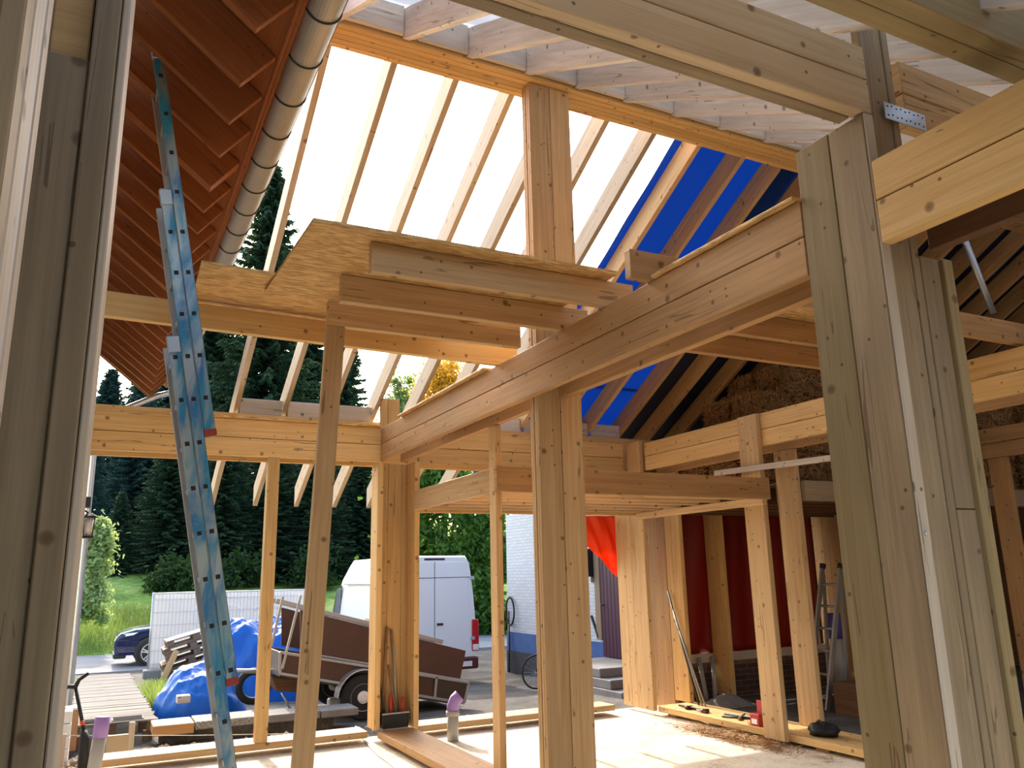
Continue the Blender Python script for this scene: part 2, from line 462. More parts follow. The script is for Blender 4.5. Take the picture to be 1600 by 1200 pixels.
M['redfoot'] = plain('red_rubber', (0.32, 0.05, 0.03), 0.7)
M['zinc'] = plain('dull_zinc', (0.36, 0.335, 0.30), 0.5, 0.55, c2=(0.30, 0.285, 0.26), scale=3)
M['zinc_dark'] = plain('dark_iron', (0.05, 0.05, 0.05), 0.5, 0.6)
M['galv'] = plain('galvanised_steel', (0.55, 0.57, 0.60), 0.4, 0.8)
M['plate'] = plain('galvanised_nail_plate', (0.62, 0.70, 0.80), 0.28, 0.85)
M['hole'] = plain('punched_hole', (0.02, 0.02, 0.02), 0.8)
M['membrane_white'] = plain('pale_roof_membrane', (0.82, 0.82, 0.82), 0.7, trans=((0.88, 0.9, 0.92), 0.55))
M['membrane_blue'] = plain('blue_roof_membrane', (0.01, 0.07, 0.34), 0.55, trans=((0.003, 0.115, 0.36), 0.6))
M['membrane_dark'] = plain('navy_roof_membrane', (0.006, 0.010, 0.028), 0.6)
M['tarp_blue'] = plain('blue_tarpaulin', (0.0, 0.115, 0.50), 0.42, spec=0.4, trans=((0.0, 0.15, 0.62), 0.2))
M['tarp_orange'] = plain('orange_tarpaulin', (0.72, 0.09, 0.015), 0.42, trans=((0.95, 0.12, 0.02), 0.45))
M['tarp_red'] = plain('dark_red_tarpaulin', (0.22, 0.012, 0.005), 0.5, trans=((0.35, 0.014, 0.005), 0.15))
M['cloth_white'] = plain('white_mesh_banner', (0.72, 0.70, 0.72), 0.75, trans=((0.7, 0.7, 0.7), 0.35))
M['print_white'] = plain('white_print', (0.9, 0.9, 0.9), 0.7)
M['van_white'] = plain('white_van_paint', (0.72, 0.72, 0.74), 0.35, coat=0.5)
M['van_dark'] = plain('black_trim', (0.02, 0.02, 0.022), 0.55)
M['seam'] = plain('panel_gap', (0.06, 0.06, 0.065), 0.8)
M['glass_dark'] = plain('tinted_glass', (0.02, 0.025, 0.03), 0.08, spec=0.8)
M['lamp_red'] = plain('tail_lamp_red', (0.45, 0.012, 0.012), 0.25)
M['lamp_clear'] = plain('lamp_clear', (0.75, 0.72, 0.68), 0.2)
M['bumper'] = plain('maroon_bumper', (0.10, 0.015, 0.02), 0.5)
M['car_blue'] = plain('dark_blue_car_paint', (0.004, 0.014, 0.075), 0.22, 0.4, coat=1.0)
M['ply_brown'] = plain('brown_film_plywood', (0.08, 0.032, 0.017), 0.5, c2=(0.062, 0.024, 0.014), scale=2)
M['ply_dark'] = plain('dark_film_plywood', (0.045, 0.028, 0.02), 0.5)
M['cardboard'] = plain('tan_cardboard', (0.42, 0.235, 0.12), 0.8)
M['frame_tan'] = plain('tan_door_frame', (0.20, 0.14, 0.085), 0.7)
M['panel_tan'] = plain('pale_tan_board', (0.40, 0.31, 0.20), 0.8)
M['tube_grey'] = plain('dull_aluminium_trim', (0.34, 0.33, 0.32), 0.5, 0.5)
M['styro'] = plain('white_foam', (0.82, 0.82, 0.80), 0.8)
M['lilac'] = plain('lilac_plastic', (0.33, 0.20, 0.50), 0.45)
M['pipe_grey'] = plain('grey_drain_plastic', (0.36, 0.35, 0.32), 0.5)
M['pipe_blue'] = plain('blue_purple_plastic', (0.10, 0.08, 0.32), 0.45)
M['purple_door'] = plain('plum_door_paint', (0.05, 0.010, 0.030), 0.5)
M['blue_plinth'] = plain('blue_plinth_paint', (0.03, 0.085, 0.26), 0.7, c2=(0.045, 0.11, 0.30), scale=4)
M['dark_plinth'] = plain('dark_slate_plinth', (0.03, 0.033, 0.045), 0.7)
M['red_plastic'] = plain('red_plastic', (0.48, 0.035, 0.03), 0.4)
M['orange_wood'] = plain('tool_handle_wood', (0.30, 0.16, 0.075), 0.6)
M['orange_paint'] = plain('orange_red_paint', (0.55, 0.09, 0.02), 0.5)
M['straw'] = leaf('straw', (0.16, 0.075, 0.025), (0.66, 0.38, 0.15), (0.4, 0.2, 0.05), 0.1, 45.0)
M['twine'] = plain('baler_twine', (0.10, 0.07, 0.04), 0.8)
M['stone'] = plain('buff_rubble', (0.34, 0.25, 0.16), 0.9, c2=(0.5, 0.42, 0.32), scale=5)
M['bark'] = plain('dark_bark', (0.035, 0.025, 0.018), 0.9, c2=(0.07, 0.05, 0.035), scale=6)
M['spruce'] = leaf('spruce_needles', (0.016, 0.042, 0.028), (0.055, 0.105, 0.055), (0.07, 0.14, 0.05), 0.3)
M['spruce_hazy'] = leaf('hazy_spruce_needles', (0.02, 0.05, 0.05), (0.05, 0.11, 0.10), (0.06, 0.14, 0.10), 0.25)  # bluish air haze put into the needle colour
M['leaf_green'] = leaf('broad_leaves', (0.022, 0.065, 0.012), (0.07, 0.16, 0.03), (0.20, 0.36, 0.04), 0.4)
M['leaf_dark'] = leaf('dark_leaves', (0.012, 0.035, 0.012), (0.035, 0.075, 0.02), (0.08, 0.14, 0.02), 0.3)
M['leaf_light'] = leaf('light_leaves', (0.14, 0.22, 0.07), (0.34, 0.42, 0.18), (0.45, 0.55, 0.18), 0.4)
M['leaf_yellow'] = leaf('autumn_leaves', (0.42, 0.22, 0.02), (0.62, 0.40, 0.05), (0.9, 0.55, 0.06), 0.5)
M['weed'] = leaf('weeds', (0.06, 0.11, 0.02), (0.16, 0.22, 0.06), (0.3, 0.4, 0.08), 0.4, 2.0)
M['cable'] = plain('pale_cable', (0.62, 0.60, 0.58), 0.5)
M['string'] = plain('pale_builders_line', (0.75, 0.8, 0.7), 0.6)
# ------------------------------------------------------------------ ground and setting
def ground_z(x, y):
    if y < 9.25: return -0.42
    if y < 10.3: return -0.42 + (y - 9.25) * 0.03
    z = -0.39 - min(max(y - 10.3, 0), 7.7) / 7.7 * 0.36
    if y > 31.5:
        t = y - 31.5
        z += 0.16 * t if t < 24 else 3.84 + 0.12 * (t - 24)
    return z
random.seed(4)
tag(box('floor', -0.75, 16.2, -3.7, 9.22, -0.42, -0.10, M['sand'], bev=0), kind='structure')
def g_fn(u, v):
    x = -45 + 110 * u; y = 9.2 + 85 * v ** 1.7
    n = 0.05 * sin(x * 1.3 + y * 0.7) * sin(y * 0.9 - x * 0.4)
    if y > 31.5: n = 0.35 * sin(x * 0.35 + 1) * sin(y * 0.3) * min(1, (y - 31.5) / 6)
    if y < 11: n = 0
    return (x, y, ground_z(x, y) + n)
yard = grid_mesh('yard_ground', 90, 70, g_fn, M['dirt']); tag(yard, kind='structure')
yard.data.materials.append(M['grass'])
for p in yard.data.polygons:
    c = p.center + yard.location
    if c.y > 30.8 or (c.x < -0.6 and c.y > 13.8): p.material_index = 1
road = box('road', -30, 40, 25.2, 31.2, -0.85, -0.70, M['asphalt'], bev=0); tag(road, kind='structure')

# old house on the left
HX = -0.27
tag(box('wall_left', -3.2, HX, 2.75, 13.4, -0.9, 5.05, M['plaster'], bev=0), kind='structure')
tag(box('wall_left_end', -3.2, HX - .001, 2.715, 2.748, -.42, 4.6, M['barn'], bev=0), kind='structure')
EAVE_P = R_(39.0)
ea = Vector((-cos(EAVE_P), 0, sin(EAVE_P))); en = Vector((sin(EAVE_P), 0, cos(EAVE_P)))
tip = Vector((0.50, 0, 4.375))
d0 = tip + en * 0.302
roof = bmesh.new()
prism_into(roof, [d0 - ea * 0.05 + Vector((0, 2.75, 0)), d0 + ea * 3.6 + Vector((0, 2.75, 0)), d0 + ea * 3.6 + en * 0.10 + Vector((0, 2.75, 0)), d0 - ea * 0.05 + en * 0.10 + Vector((0, 2.75, 0))], (0, 10.72, 0))
tag(finish('old_house_roof', roof, M['stained'], axis=1), kind='structure')
ys = [3.36, 3.81, 4.34, 4.78, 5.23, 5.72, 6.16, 6.60, 7.04, 7.48, 7.92, 8.36, 8.80, 9.24, 9.68, 10.12, 10.56, 11.0, 11.44, 11.88, 12.32, 12.76, 13.2]
for i, y in enumerate(ys):
    w = 0.105 if i in (5, 11) else 0.05
    a = tip + Vector((0, y + w / 2, 0)); L = (0.5 - (HX + 0.006)) / cos(EAVE_P)
    b = a + ea * L
    o = bar('eave_rafter', a, b, w, 0.298, M['stained'], up=en, off=(0, 0.149))
    ext = ' (a doubled one)' if w > 0.1 else ''
    tag(o, 'brown stained rafter under the old house eave, %s from the camera%s' % (ORD[i], ext), 'rafter', 'brown eave rafters of the old house')
fb = bar('fascia_board', d0 - ea * 0.061 + Vector((0, 2.8, 0.06)), d0 - ea * 0.061 + Vector((0, 13.42, 0.06)), 0.02, 0.11, M['stained'], up=en)
tag(fb, 'brown fascia board along the old house eave behind the gutter', 'board')
vb = bar('barge_board', tip + ea * 0.0 + Vector((0, 13.49, 0.08)), tip + ea * 2.6 + Vector((0, 13.49, 0.08)), 0.03, 0.34, M['stained'], up=en, off=(0, 0.13))
tag(vb, 'brown barge board on the far gable edge of the old house roof', 'board')
gc = Vector((0.845, 0, 4.64)); gr = 0.097
gut = thing('gutter', 'grey half-round metal gutter along the old house eave', 'gutter', (gc.x, 8.0, gc.z))
bm = bmesh.new(); n = 16
rows = []
for y in (2.8, 13.42):
    ro = [bm.verts.new((gc.x + gr * cos(pi + pi * k / n), y, gc.z + gr * sin(pi + pi * k / n))) for k in range(n + 1)]
    ri = [bm.verts.new((gc.x + (gr - .006) * cos(pi + pi * k / n), y, gc.z + (gr - .006) * sin(pi + pi * k / n))) for k in range(n + 1)]
    rows.append((ro, ri))
for k in range(n):
    bm.faces.new((rows[0][0][k], rows[0][0][k + 1], rows[1][0][k + 1], rows[1][0][k]))
    bm.faces.new((rows[0][1][k], rows[1][1][k], rows[1][1][k + 1], rows[0][1][k + 1]))
for k in (0, n):
    bm.faces.new((rows[0][0][k], rows[1][0][k], rows[1][1][k], rows[0][1][k]))
for y in (0, 1):
    for k in range(n): bm.faces.new((rows[y][0][k], rows[y][1][k], rows[y][1][k + 1], rows[y][0][k + 1]))
finish('trough', bm, M['zinc'], gut, smooth=False)
tube('bead', [(gc.x + gr, 2.8, gc.z), (gc.x + gr, 13.42, gc.z)], 0.011, M['zinc'], gut)
for y in np.arange(3.4, 13.3, 0.44):
    bm = bmesh.new()
    tube_into(bm, [(gc.x + (gr + .004) * cos(pi + pi * k / 14), y, gc.z + (gr + .004) * sin(pi + pi * k / 14)) for k in range(15)], 0.006, 6)
    finish('bracket', bm, M['zinc_dark'], gut, smooth=True)
dp = tube('downpipe', [(gc.x, 13.33, gc.z - 0.15), (0.62, 13.33, 4.42), (0.25, 13.33, 4.22), (-0.12, 13.35, 4.02), (-0.2, 13.46, 3.8), (-0.2, 13.46, -0.5)], 0.045, M['galv'], n=12)
tag(dp, 'grey downpipe slanting from the gutter end back to the old house corner', 'downpipe')
# wall lamp on the old house
lp = on_y(122, 812, 9.6)
lx, ly, lz = HX, 9.6, lp.z
lamp = thing('wall_lantern', 'black glass wall lantern on the white old house wall', 'lamp', (lx, ly, lz))
box('back_plate', lx, lx + 0.02, ly - .05, ly + .05, lz - .12, lz + .12, M['black'], lamp)
tube('arm', [(lx + .02, ly, lz + .06), (lx + .08, ly, lz + .11), (lx + .15, ly, lz + .06)], 0.01, M['black'], lamp)
bm = bmesh.new(); lathe_into(bm, (lx + .15, ly, lz + .02), (0, 0, 1), [(.085, 0), (.085, .015), (.02, .05)], 8); finish('cap', bm, M['black'], lamp)
bm = bmesh.new(); lathe_into(bm, (lx + .15, ly, lz - .19), (0, 0, 1), [(.075, 0), (.075, .02)], 8); finish('base', bm, M['black'], lamp)
for k in range(4):
    a = pi / 4 + k * pi / 2
    tube('cage_bar', [(lx + .15 + .055 * cos(a), ly + .055 * sin(a), lz - .18), (lx + .15 + .072 * cos(a), ly + .072 * sin(a), lz + .03)], 0.006, M['black'], lamp)
bm = bmesh.new(); lathe_into(bm, (lx + .15, ly, lz - .17), (0, 0, 1), [(.035, 0), (.045, .18)], 12); finish('glass', bm, M['lamp_clear'], lamp, smooth=True)
q = on_y(126, 785, 12.6)
tag(box('wall_box', HX, HX + 0.11, 12.5, 12.7, q.z - .07, q.z + .07, M['black']), 'small black box on the white old house wall above the lantern', 'box')

# ------------------------------------------------------------------ new timber frame
ZB0, ZB1, ZBM = 2.905, 3.275, 3.095       # floor-beam bottom, top and seam
P_, PW, PP, PR = M['pine'], M['pine_yellow'], M['pine_pale'], M['pine_greyish']
PO, PG, PB = M['pine_old'], M['pine_olive'], M['pine_brown']

def stacked(name, label, cat, x0, x1, y0, y1, z0=ZB0, z1=ZB1, mat=None, group=None, zm=None):
    zm = zm or (z0 + z1) / 2
    m = mat or P_
    return built(name, label, cat, [(x0, x1, y0, y1, z0, zm - .003, m), (x0, x1, y0, y1, zm + .003, z1, m)], m, group)

# far wall beams
stacked('header_beam', 'double-plank pine header over the open far side, left of the corner post', 'beam', HX + .01, 2.789, 8.85, 8.91, 2.885, 3.28, PW, 'header beams of the far wall')
stacked('header_beam', 'outer pine header behind the left header, carrying the rafters outside', 'beam', HX + .01, 3.245, 9.24, 9.30, 2.885, 3.42, PW, 'header beams of the far wall')
stacked('header_beam', 'double-plank pine header on the far wall between corner post and tarpaulin side', 'beam', 3.25, 6.13, 8.85, 8.91, 2.885, 3.27, PW, 'header beams of the far wall')
stacked('header_beam', 'outer pine header behind the right header, above the white brick wall', 'beam', 3.25, 9.7, 9.24, 9.30, 2.885, 3.42, PW, 'header beams of the far wall')
tag(box('cover_board', 0.52, 2.775, 8.79, 9.235, 3.283, 3.303, M['osb']), 'thin board laid along the top of the left header beam', 'board')
tag(box('sill_plate', 0.10, 2.70, 8.86, 9.20, -0.045, 0.02, P_), 'sunlit timber sill plate on the far side, left of the corner post', 'sill', 'sill plates')
tag(box('sill_plate', 3.27, 5.82, 8.86, 9.20, -0.045, 0.02, P_), 'sunlit timber sill plate on the far side, right of the corner post', 'sill', 'sill plates')
tag(box('wall_stud', 1.545, 1.665, 8.855, 8.985, 0.022, 2.883, PW), 'slim pine stud on the far sill beside the blue ladder', 'stud')
for i, (xa, xb) in enumerate([(1.275, 1.74), (1.805, 2.275), (2.34, 2.785)]):
    tag(box('rafter_blocking', xa, xb, 9.262, 9.298, 3.423, 3.60, PP), 'pale blocking board between rafter feet on the left header, %s from left' % ORD[i], 'board', 'blocking boards on the far header')

# corner post, a U of boards open to the room
built('corner_post', 'built-up pine corner post at the far end with tools leaning inside', 'post',
      [(2.765, 2.83, 8.862, 9.105, 0.022, ZB0 - .005, PW), (2.832, 2.955, 9.07, 9.13, 0.022, ZB0 - .005, PW), (2.957, 3.12, 9.07, 9.13, 0.022, ZB0 - .005, PW),
       (3.185, 3.245, 8.80, 9.06, 0.022, ZB0 - .005, PW), (3.122, 3.245, 9.07, 9.13, 0.022, ZB0 - .005, PW)], PW)
built('short_post', 'short pine post boards rising above the header at the far corner', 'post',
      [(2.85, 2.93, 9.06, 9.12, 3.285, 3.68, PW), (2.932, 3.08, 9.06, 9.12, 3.285, 3.68, PW)], PW)
# partition sill running toward the camera
tag(box('floor_plank', 2.80, 3.19, 5.45, 8.85, -0.055, 0.018, PB), 'wide brown plank lying on the sandy floor in line with the corner post', 'plank')

# main twin beam (runs towards the camera on x = 2.79)
stacked('main_beam', 'left twin of the main two-plank beam, far length from right post to far corner', 'beam', 2.79, 2.85, 2.483, 8.93, zm=ZBM, mat=PB, group='main twin beam lengths')
stacked('main_beam', 'left twin of the main two-plank beam, near length at the right frame edge', 'beam', 2.79, 2.85, 0.15, 2.085, zm=ZBM, mat=PW, group='main twin beam lengths')
stacked('main_beam', 'darker right twin of the main beam between centre post and far corner', 'beam', 3.05, 3.11, 5.34, 8.93, zm=ZBM, mat=PB, group='main twin beam lengths')
stacked('main_beam', 'darker right twin of the main beam between right post and centre post', 'beam', 3.05, 3.11, 2.483, 5.185, zm=ZBM, mat=PB, group='main twin beam lengths')
stacked('main_beam', 'dark right twin of the main beam, near length below the right frame edge', 'beam', 3.05, 3.11, 0.15, 2.06, zm=ZBM, mat=M['barn'], group='main twin beam lengths')
tag(box('cover_board', 2.745, 3.14, 5.95, 8.15, 3.279, 3.299, M['osb']), 'strip of strand board on the main beam beyond the centre post', 'board')
tag(box('cover_board', 2.76, 3.14, 2.50, 3.61, 3.279, 3.299, M['osb']), 'strip of strand board on the main beam beside the right post', 'board')

# centre post, ground to ridge
ZR = 5.572
built('ridge_post', 'tall built-up pine post in mid room rising from floor to ridge beam', 'post',
      [(2.85, 3.04, 5.19, 5.221, -.1, ZR - .004, P_), (2.853, 3.04, 5.227, 5.258, -.1, ZR - .004, P_), (2.85, 3.04, 5.264, 5.294, -.1, ZR - .004, P_), (2.854, 3.04, 5.30, 5.33, -.1, ZR - .004, P_),
       (3.045, 3.232, 5.19, 5.262, -.1, ZR - .004, P_), (3.045, 3.232, 5.264, 5.33, -.1, ZR - .004, P_)], P_)

# right foreground post
zj = on_y(1500, 795, 2.105).z
built('built_up_post', 'big built-up post on the right foreground made of two broad greyed boards', 'post',
      [(2.79, 2.85, 2.287, 2.478, -.1, 3.514, PG), (2.79, 2.85, 2.098, 2.284, -.1, 3.514, PO), (2.791, 2.849, 2.088, 2.0965, -.1, 3.514, PP)], PO)
built('built_up_post', 'pale multi-board post standing flush against the right of the foreground post', 'post',
      [(2.854, 2.997, 2.108, 2.15, -.1, 4.02, PO), (3.0, 3.045, 2.105, 2.15, -.1, 4.02, PO), (3.05, 3.17, 2.105, 2.15, -.1, zj - .002, PO), (3.05, 3.17, 2.105, 2.15, zj + .002, 2.90, PO), (3.172, 3.235, 2.085, 2.17, -.1, 2.90, PG),
       (2.853, 3.045, 2.42, 2.478, -.1, 2.90, PO), (3.05, 3.235, 2.42, 2.478, -.1, 2.90, PO)], PO)
bpos = on_y(1441, 833, 2.086)
bm = bmesh.new(); lathe_into(bm, (2.82, 2.0878, bpos.z), (0, -1, 0), [(0.011, 0), (0.011, 0.006), (0.006, 0.009)], 6)
tag(finish('bolt_head', bm, M['plate']), 'small bright bolt head on the pale edge of the right foreground post', 'bolt')
# upper foreground beam across the view, twin boards
zb, zt, zm = 3.52, 3.852, 3.688
stacked('cross_beam', 'front board of the upper foreground beam, left of the right post', 'beam', 0.35, 2.848, 2.09, 2.15, zb, zt, M['pine_cream'], 'upper foreground beam boards', zm)
stacked('cross_beam', 'rear board of the upper foreground beam, seen by its dark underside', 'beam', 0.35, 2.785, 2.155, 2.215, zb, zt, PO, 'upper foreground beam boards', zm)
stacked('cross_beam', 'upper foreground beam length to the right of the post with the nail plate', 'beam', 3.078, 15.8, 2.09, 2.15, zb, zt, P_, 'upper foreground beam boards', zm)
built('eave_beam', 'two-ply olive beam crossing the top right corner nearest the camera', 'beam',
      [(-0.16, 15.8, 1.53, 1.608, zb, 3.86, PG), (-0.16, 15.8, 1.612, 1.69, zb, 3.86, PG)], PG)
# nail plate
npl = thing('nail_plate', 'perforated galvanised nail plate across the upper right post boards', 'plate', (3.07, 2.087, 3.56))
box('plate', 2.93, 3.20, 2.085, 2.0885, 3.52, 3.60, M['plate'], npl, bev=0)
for i in range(9):
    for j in range(2):
        bm = bmesh.new(); lathe_into(bm, (2.95 + i * 0.029, 2.0855, 3.538 + j * 0.044 + (0.006 if i % 2 else 0)), (0, -1, 0), [(0.005, 0), (0.005, 0.001)], 8)
        finish('punched_hole', bm, M['hole'], npl)

# left foreground post
built('built_up_post', 'broad weathered post boards at the left with dark seam and pale edge', 'post',
      [(-0.300, -0.129, 2.085, 2.14, -.1, 2.90, PO), (-0.127, -0.068, 2.07, 2.48, -.1, 4.0, PO)], PO)
tag(box('edge_strip', -0.066, -0.046, 2.10, 2.62, -.1, 4.05, PP), 'pale board edge along the right side of the left foreground post', 'board')
built('built_up_post', 'blurred pale post at the extreme left edge of view, closest of all posts', 'post',
      [(-0.42, -0.180, 1.355, 1.44, -.1, 3.5, PO), (-0.40, -0.178, 1.446, 1.53, -.1, 3.5, PP), (-0.40, -0.181, 1.537, 1.61, -.1, 3.5, PR), (-0.40, -0.179, 1.617, 1.70, -.1, 3.5, PP)], PP)
tag(box('short_beam', -0.225, -0.135, 2.145, 2.7, 2.93, 3.30, PW), 'orange beam end jutting above the left foreground post boards', 'beam')

# ------------------------------------------------------------------ roof
PITCH = R_(28.6)
RW, RH = 0.055, 0.235
def rafter(x, y0, z0, y1, mat, label, group, part_of=None):
    s = 1 if y1 > y0 else -1
    L = abs(y1 - y0) / cos(PITCH)
    a = Vector((x + RW / 2, y0, z0)); d = Vector((0, s * cos(PITCH), -sin(PITCH)))
    u = Vector((0, s * sin(PITCH), cos(PITCH))); sd = d.cross(u)
    bm = bmesh.new(); box_into(bm, 0, L, -RW / 2, RW / 2, 0, RH, 0.003)
    box_uv(bm, 0)
    for v in bm.verts: v.co.x -= v.co.z * math.tan(PITCH)
    Mx = Matrix(((d.x, sd.x, u.x, a.x), (d.y, sd.y, u.y, a.y), (d.z, sd.z, u.z, a.z), (0, 0, 0, 1)))
    bmesh.ops.transform(bm, matrix=Mx, verts=bm.verts)
    o = finish('rafter', bm, mat, uv=False)
    return tag(o, label, 'rafter', group)
rx = [1.215, 1.745, 2.277, 2.79, 3.27, 3.755, 4.28, 4.81, 5.365, 5.85, 6.38, 6.9, 7.42, 7.95, 8.48, 9.0, 9.52, 10.05, 10.58, 11.1, 11.62, 12.15, 12.7, 13.2, 13.75, 14.3]
for i, x in enumerate(rx):
    where = 'bare far roof slope against the sky' if x < 4.7 else 'far roof slope under blue and dark membrane'
    k = i if x < 4.7 else i - 7
    rafter(x, 5.435, 5.578, 11.0, M['pine_rafter'] if x < 4.7 else (P_ if x < 6 else PB), 'pine rafter of the %s, %s from the left' % (where, ORD[k]), 'far slope rafters')
for i, x in enumerate(rx):
    rafter(x - 0.01, 5.13, 5.585, 1.02, PR, 'greyish rafter of the near roof slope overhead, %s from the left' % ORD[i], 'near slope rafters')
built('ridge_beam', 'five-ply pine ridge beam carried by the tall centre post', 'beam',
      [(0.95, 15.8, 5.14 + i * 0.0585, 5.14 + i * 0.0585 + 0.055, ZR, 5.80, PW) for i in range(5)], PW)
for i, (xa, xb) in enumerate(zip([1.0] + [x + RW - .008 for x in rx[:9]], [x - .012 for x in rx[:10]])):
    tag(box('ridge_blocking', xa, xb, 5.085, 5.125, 5.60, 5.845, PR), 'greyish blocking board above the ridge beam, %s from left' % ORD[i], 'board', 'blocking boards along the ridge')
def slope_pt(x, y, lift):
    s = 1 if y > 5.28 else -1
    base = (5.578 - math.tan(PITCH) * abs(y - (5.435 if s > 0 else 5.13)))
    return (x, y, base + (RH + lift) / cos(PITCH))
def sheet(name, x0, x1, y0, y1, mat, label, lift=0.006, nx=40, ny=40, sag=0.012):
    def fn(u, v):
        x = x0 + (x1 - x0) * u; y = y0 + (y1 - y0) * v
        p = slope_pt(x, y, lift)
        return (p[0], p[1], p[2] + sag * 0.5 * (1 + sin(v * 40 + sin(u * 9))) )
    o = grid_mesh(name, nx, ny, fn, mat, thick=0.003)
    return tag(o, label, 'roof membrane')
sheet('roof_membrane', 1.12, 15.8, 5.10, 0.9, M['membrane_white'], 'pale roof membrane covering the near slope above the greyish rafters')
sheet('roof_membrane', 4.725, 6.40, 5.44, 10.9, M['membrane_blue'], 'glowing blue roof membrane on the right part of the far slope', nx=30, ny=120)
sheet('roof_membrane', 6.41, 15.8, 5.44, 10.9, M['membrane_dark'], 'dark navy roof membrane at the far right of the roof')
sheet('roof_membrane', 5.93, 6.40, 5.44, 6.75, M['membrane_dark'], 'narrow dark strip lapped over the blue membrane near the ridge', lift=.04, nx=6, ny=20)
p = slope_pt(4.6, 8.85, 0.03)
tag(bar('roof_batten', (4.55, 8.85, p[2] + .02), (6.4, 8.85, p[2] + .02), 0.05, 0.03, PB), 'roof batten crossing the blue membrane near the far wall', 'batten')
for i, (xa, xb) in enumerate(zip([x + RW + .006 for x in rx[4:10]], [x - .006 for x in rx[5:11]])):
    tag(box('rafter_blocking', xa, xb, 9.262, 9.298, 3.423, 3.60, PR), 'greyish blocking board between rafter feet on the right header, %s from left' % ORD[i], 'board', 'blocking boards on the far header')

# ------------------------------------------------------------------ loft
def joist(x0, x1, y0, z0=3.279, z1=3.455, mat=None, label='', t=0.06):
    return tag(box('loft_joist', x0, x1, y0, y0 + t, z0, z1, mat or PW), label, 'joist', 'loft floor joists')
joist(2.64, 9.6, 3.635, mat=PB, label='loft joist with short greyed end poking left over the main beam')
joist(1.235, 3.02, 4.145, mat=P_, label='loft joist under the strand board, nearest of the overhanging ones')
joist(1.212, 3.02, 4.712, mat=P_, label='loft joist under the strand board, second of the overhanging ones')
joist(1.258, 2.735, 5.222, mat=P_, label='loft joist under the strand board resting on the leaning prop')
joist(2.95, 6.2, 4.285, mat=PB, label='dark loft joist right of the main beam, nearer of two by the right post')
joist(2.95, 6.2, 4.80, mat=PB, label='dark loft joist right of the main beam, farther of two by the right post')
cj = bar('tie_beam', (HX + .012, 5.60, 3.364), (2.98, 5.80, 3.364), 0.06, 0.17, PW)
tag(cj, 'long pine beam from old house wall past the ladder under the loft', 'beam')
tag(box('loft_board', 2.28, 2.76, 5.83, 5.89, 3.36, 3.43, PW), 'short pine offcut under the strand board near the main beam', 'board')
tag(prism('strand_board', [(0.872, 4.02, 3.458), (2.82, 4.03, 3.458), (2.82, 4.22, 3.458), (2.82, 5.18, 3.458), (0.835, 5.235, 3.458)], (0, 0, 0.022), M['osb']),
    'large strand board sheet lying on the loft joists', 'board')
tag(prism('strand_board', [(0.407, 4.945, 3.482), (2.28, 5.06, 3.482), (2.28, 6.16, 3.482), (0.427, 5.90, 3.482)], (0, 0, 0.022), M['osb']),
    'farther strand board sheet jutting left beside the ladder', 'board')
tag(box('strand_board', 3.95, 6.15, 3.70, 4.9, 3.458, 3.48, M['osb']), 'strand board sheet on the dark joists behind the right post', 'board')
pr = bar('prop_post', (1.172, 5.255, -0.10), (1.318, 5.255, 3.277), 0.125, 0.06, P_, up=(0, -1, 0))
tag(pr, 'slightly leaning pine prop under the end of a loft joist', 'post')

# ------------------------------------------------------------------ right inner wall (x = 6.25) and mezzanine
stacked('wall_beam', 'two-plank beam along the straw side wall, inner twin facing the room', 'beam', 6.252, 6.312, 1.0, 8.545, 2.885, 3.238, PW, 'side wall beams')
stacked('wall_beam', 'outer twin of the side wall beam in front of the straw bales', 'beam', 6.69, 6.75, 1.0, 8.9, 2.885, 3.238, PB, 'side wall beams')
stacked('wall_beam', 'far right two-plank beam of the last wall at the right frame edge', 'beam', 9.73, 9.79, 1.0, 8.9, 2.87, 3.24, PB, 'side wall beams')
built('corner_post', 'three-board light corner post beside the hanging orange tarpaulin', 'post',
      [(6.19, 6.248, 9.02, 9.22, -.05, 2.88, P_), (6.19, 6.248, 8.87, 9.018, -.05, 2.88, P_), (6.187, 6.247, 8.578, 8.866, -.05, 3.27, P_)], P_)
tag(box('wall_stud', 6.185, 6.247, 6.425, 6.715, -.06, 3.235, P_), 'broad light stud in front of the side wall beam near the red bag', 'stud', 'side wall studs')
tag(box('wall_stud', 6.69, 6.752, 6.43, 6.725, 0.012, 2.88, P_), 'broad light stud on the outer sill beside the black pouch', 'stud', 'side wall studs')
built('wall_stud', 'shaded two-board stud right of the light corner post with bars leaning on it', 'stud', [(6.69, 6.752, 8.50, 8.80, 0.012, 2.88, PW), (6.69, 6.752, 8.806, 9.20, -.098, 2.88, PB)], PW, 'side wall studs')  # farther board gets a darker pine in place of its shadow
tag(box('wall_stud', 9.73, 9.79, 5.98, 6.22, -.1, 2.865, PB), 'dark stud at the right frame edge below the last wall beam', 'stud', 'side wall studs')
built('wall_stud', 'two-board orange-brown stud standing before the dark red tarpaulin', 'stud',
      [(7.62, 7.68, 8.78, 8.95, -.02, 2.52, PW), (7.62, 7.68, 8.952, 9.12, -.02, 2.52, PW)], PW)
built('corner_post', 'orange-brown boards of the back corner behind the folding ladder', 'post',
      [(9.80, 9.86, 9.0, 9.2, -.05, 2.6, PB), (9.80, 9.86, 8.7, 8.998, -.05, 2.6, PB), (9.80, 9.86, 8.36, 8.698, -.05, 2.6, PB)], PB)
tag(box('sill_plate', 6.25, 6.78, 3.0, 8.57, -0.06, 0.01, PW), 'shaded timber sill along the side wall, tools lying on it', 'sill')
for i, y in enumerate((8.3, 7.15, 6.0, 4.6)):
    tag(box('sill_packer', 6.30, 6.55, y, y + .15, -0.10, -0.062, PB), 'wooden packer under the side sill, %s from far end' % ORD[i], 'packer', 'packers under the side sill')
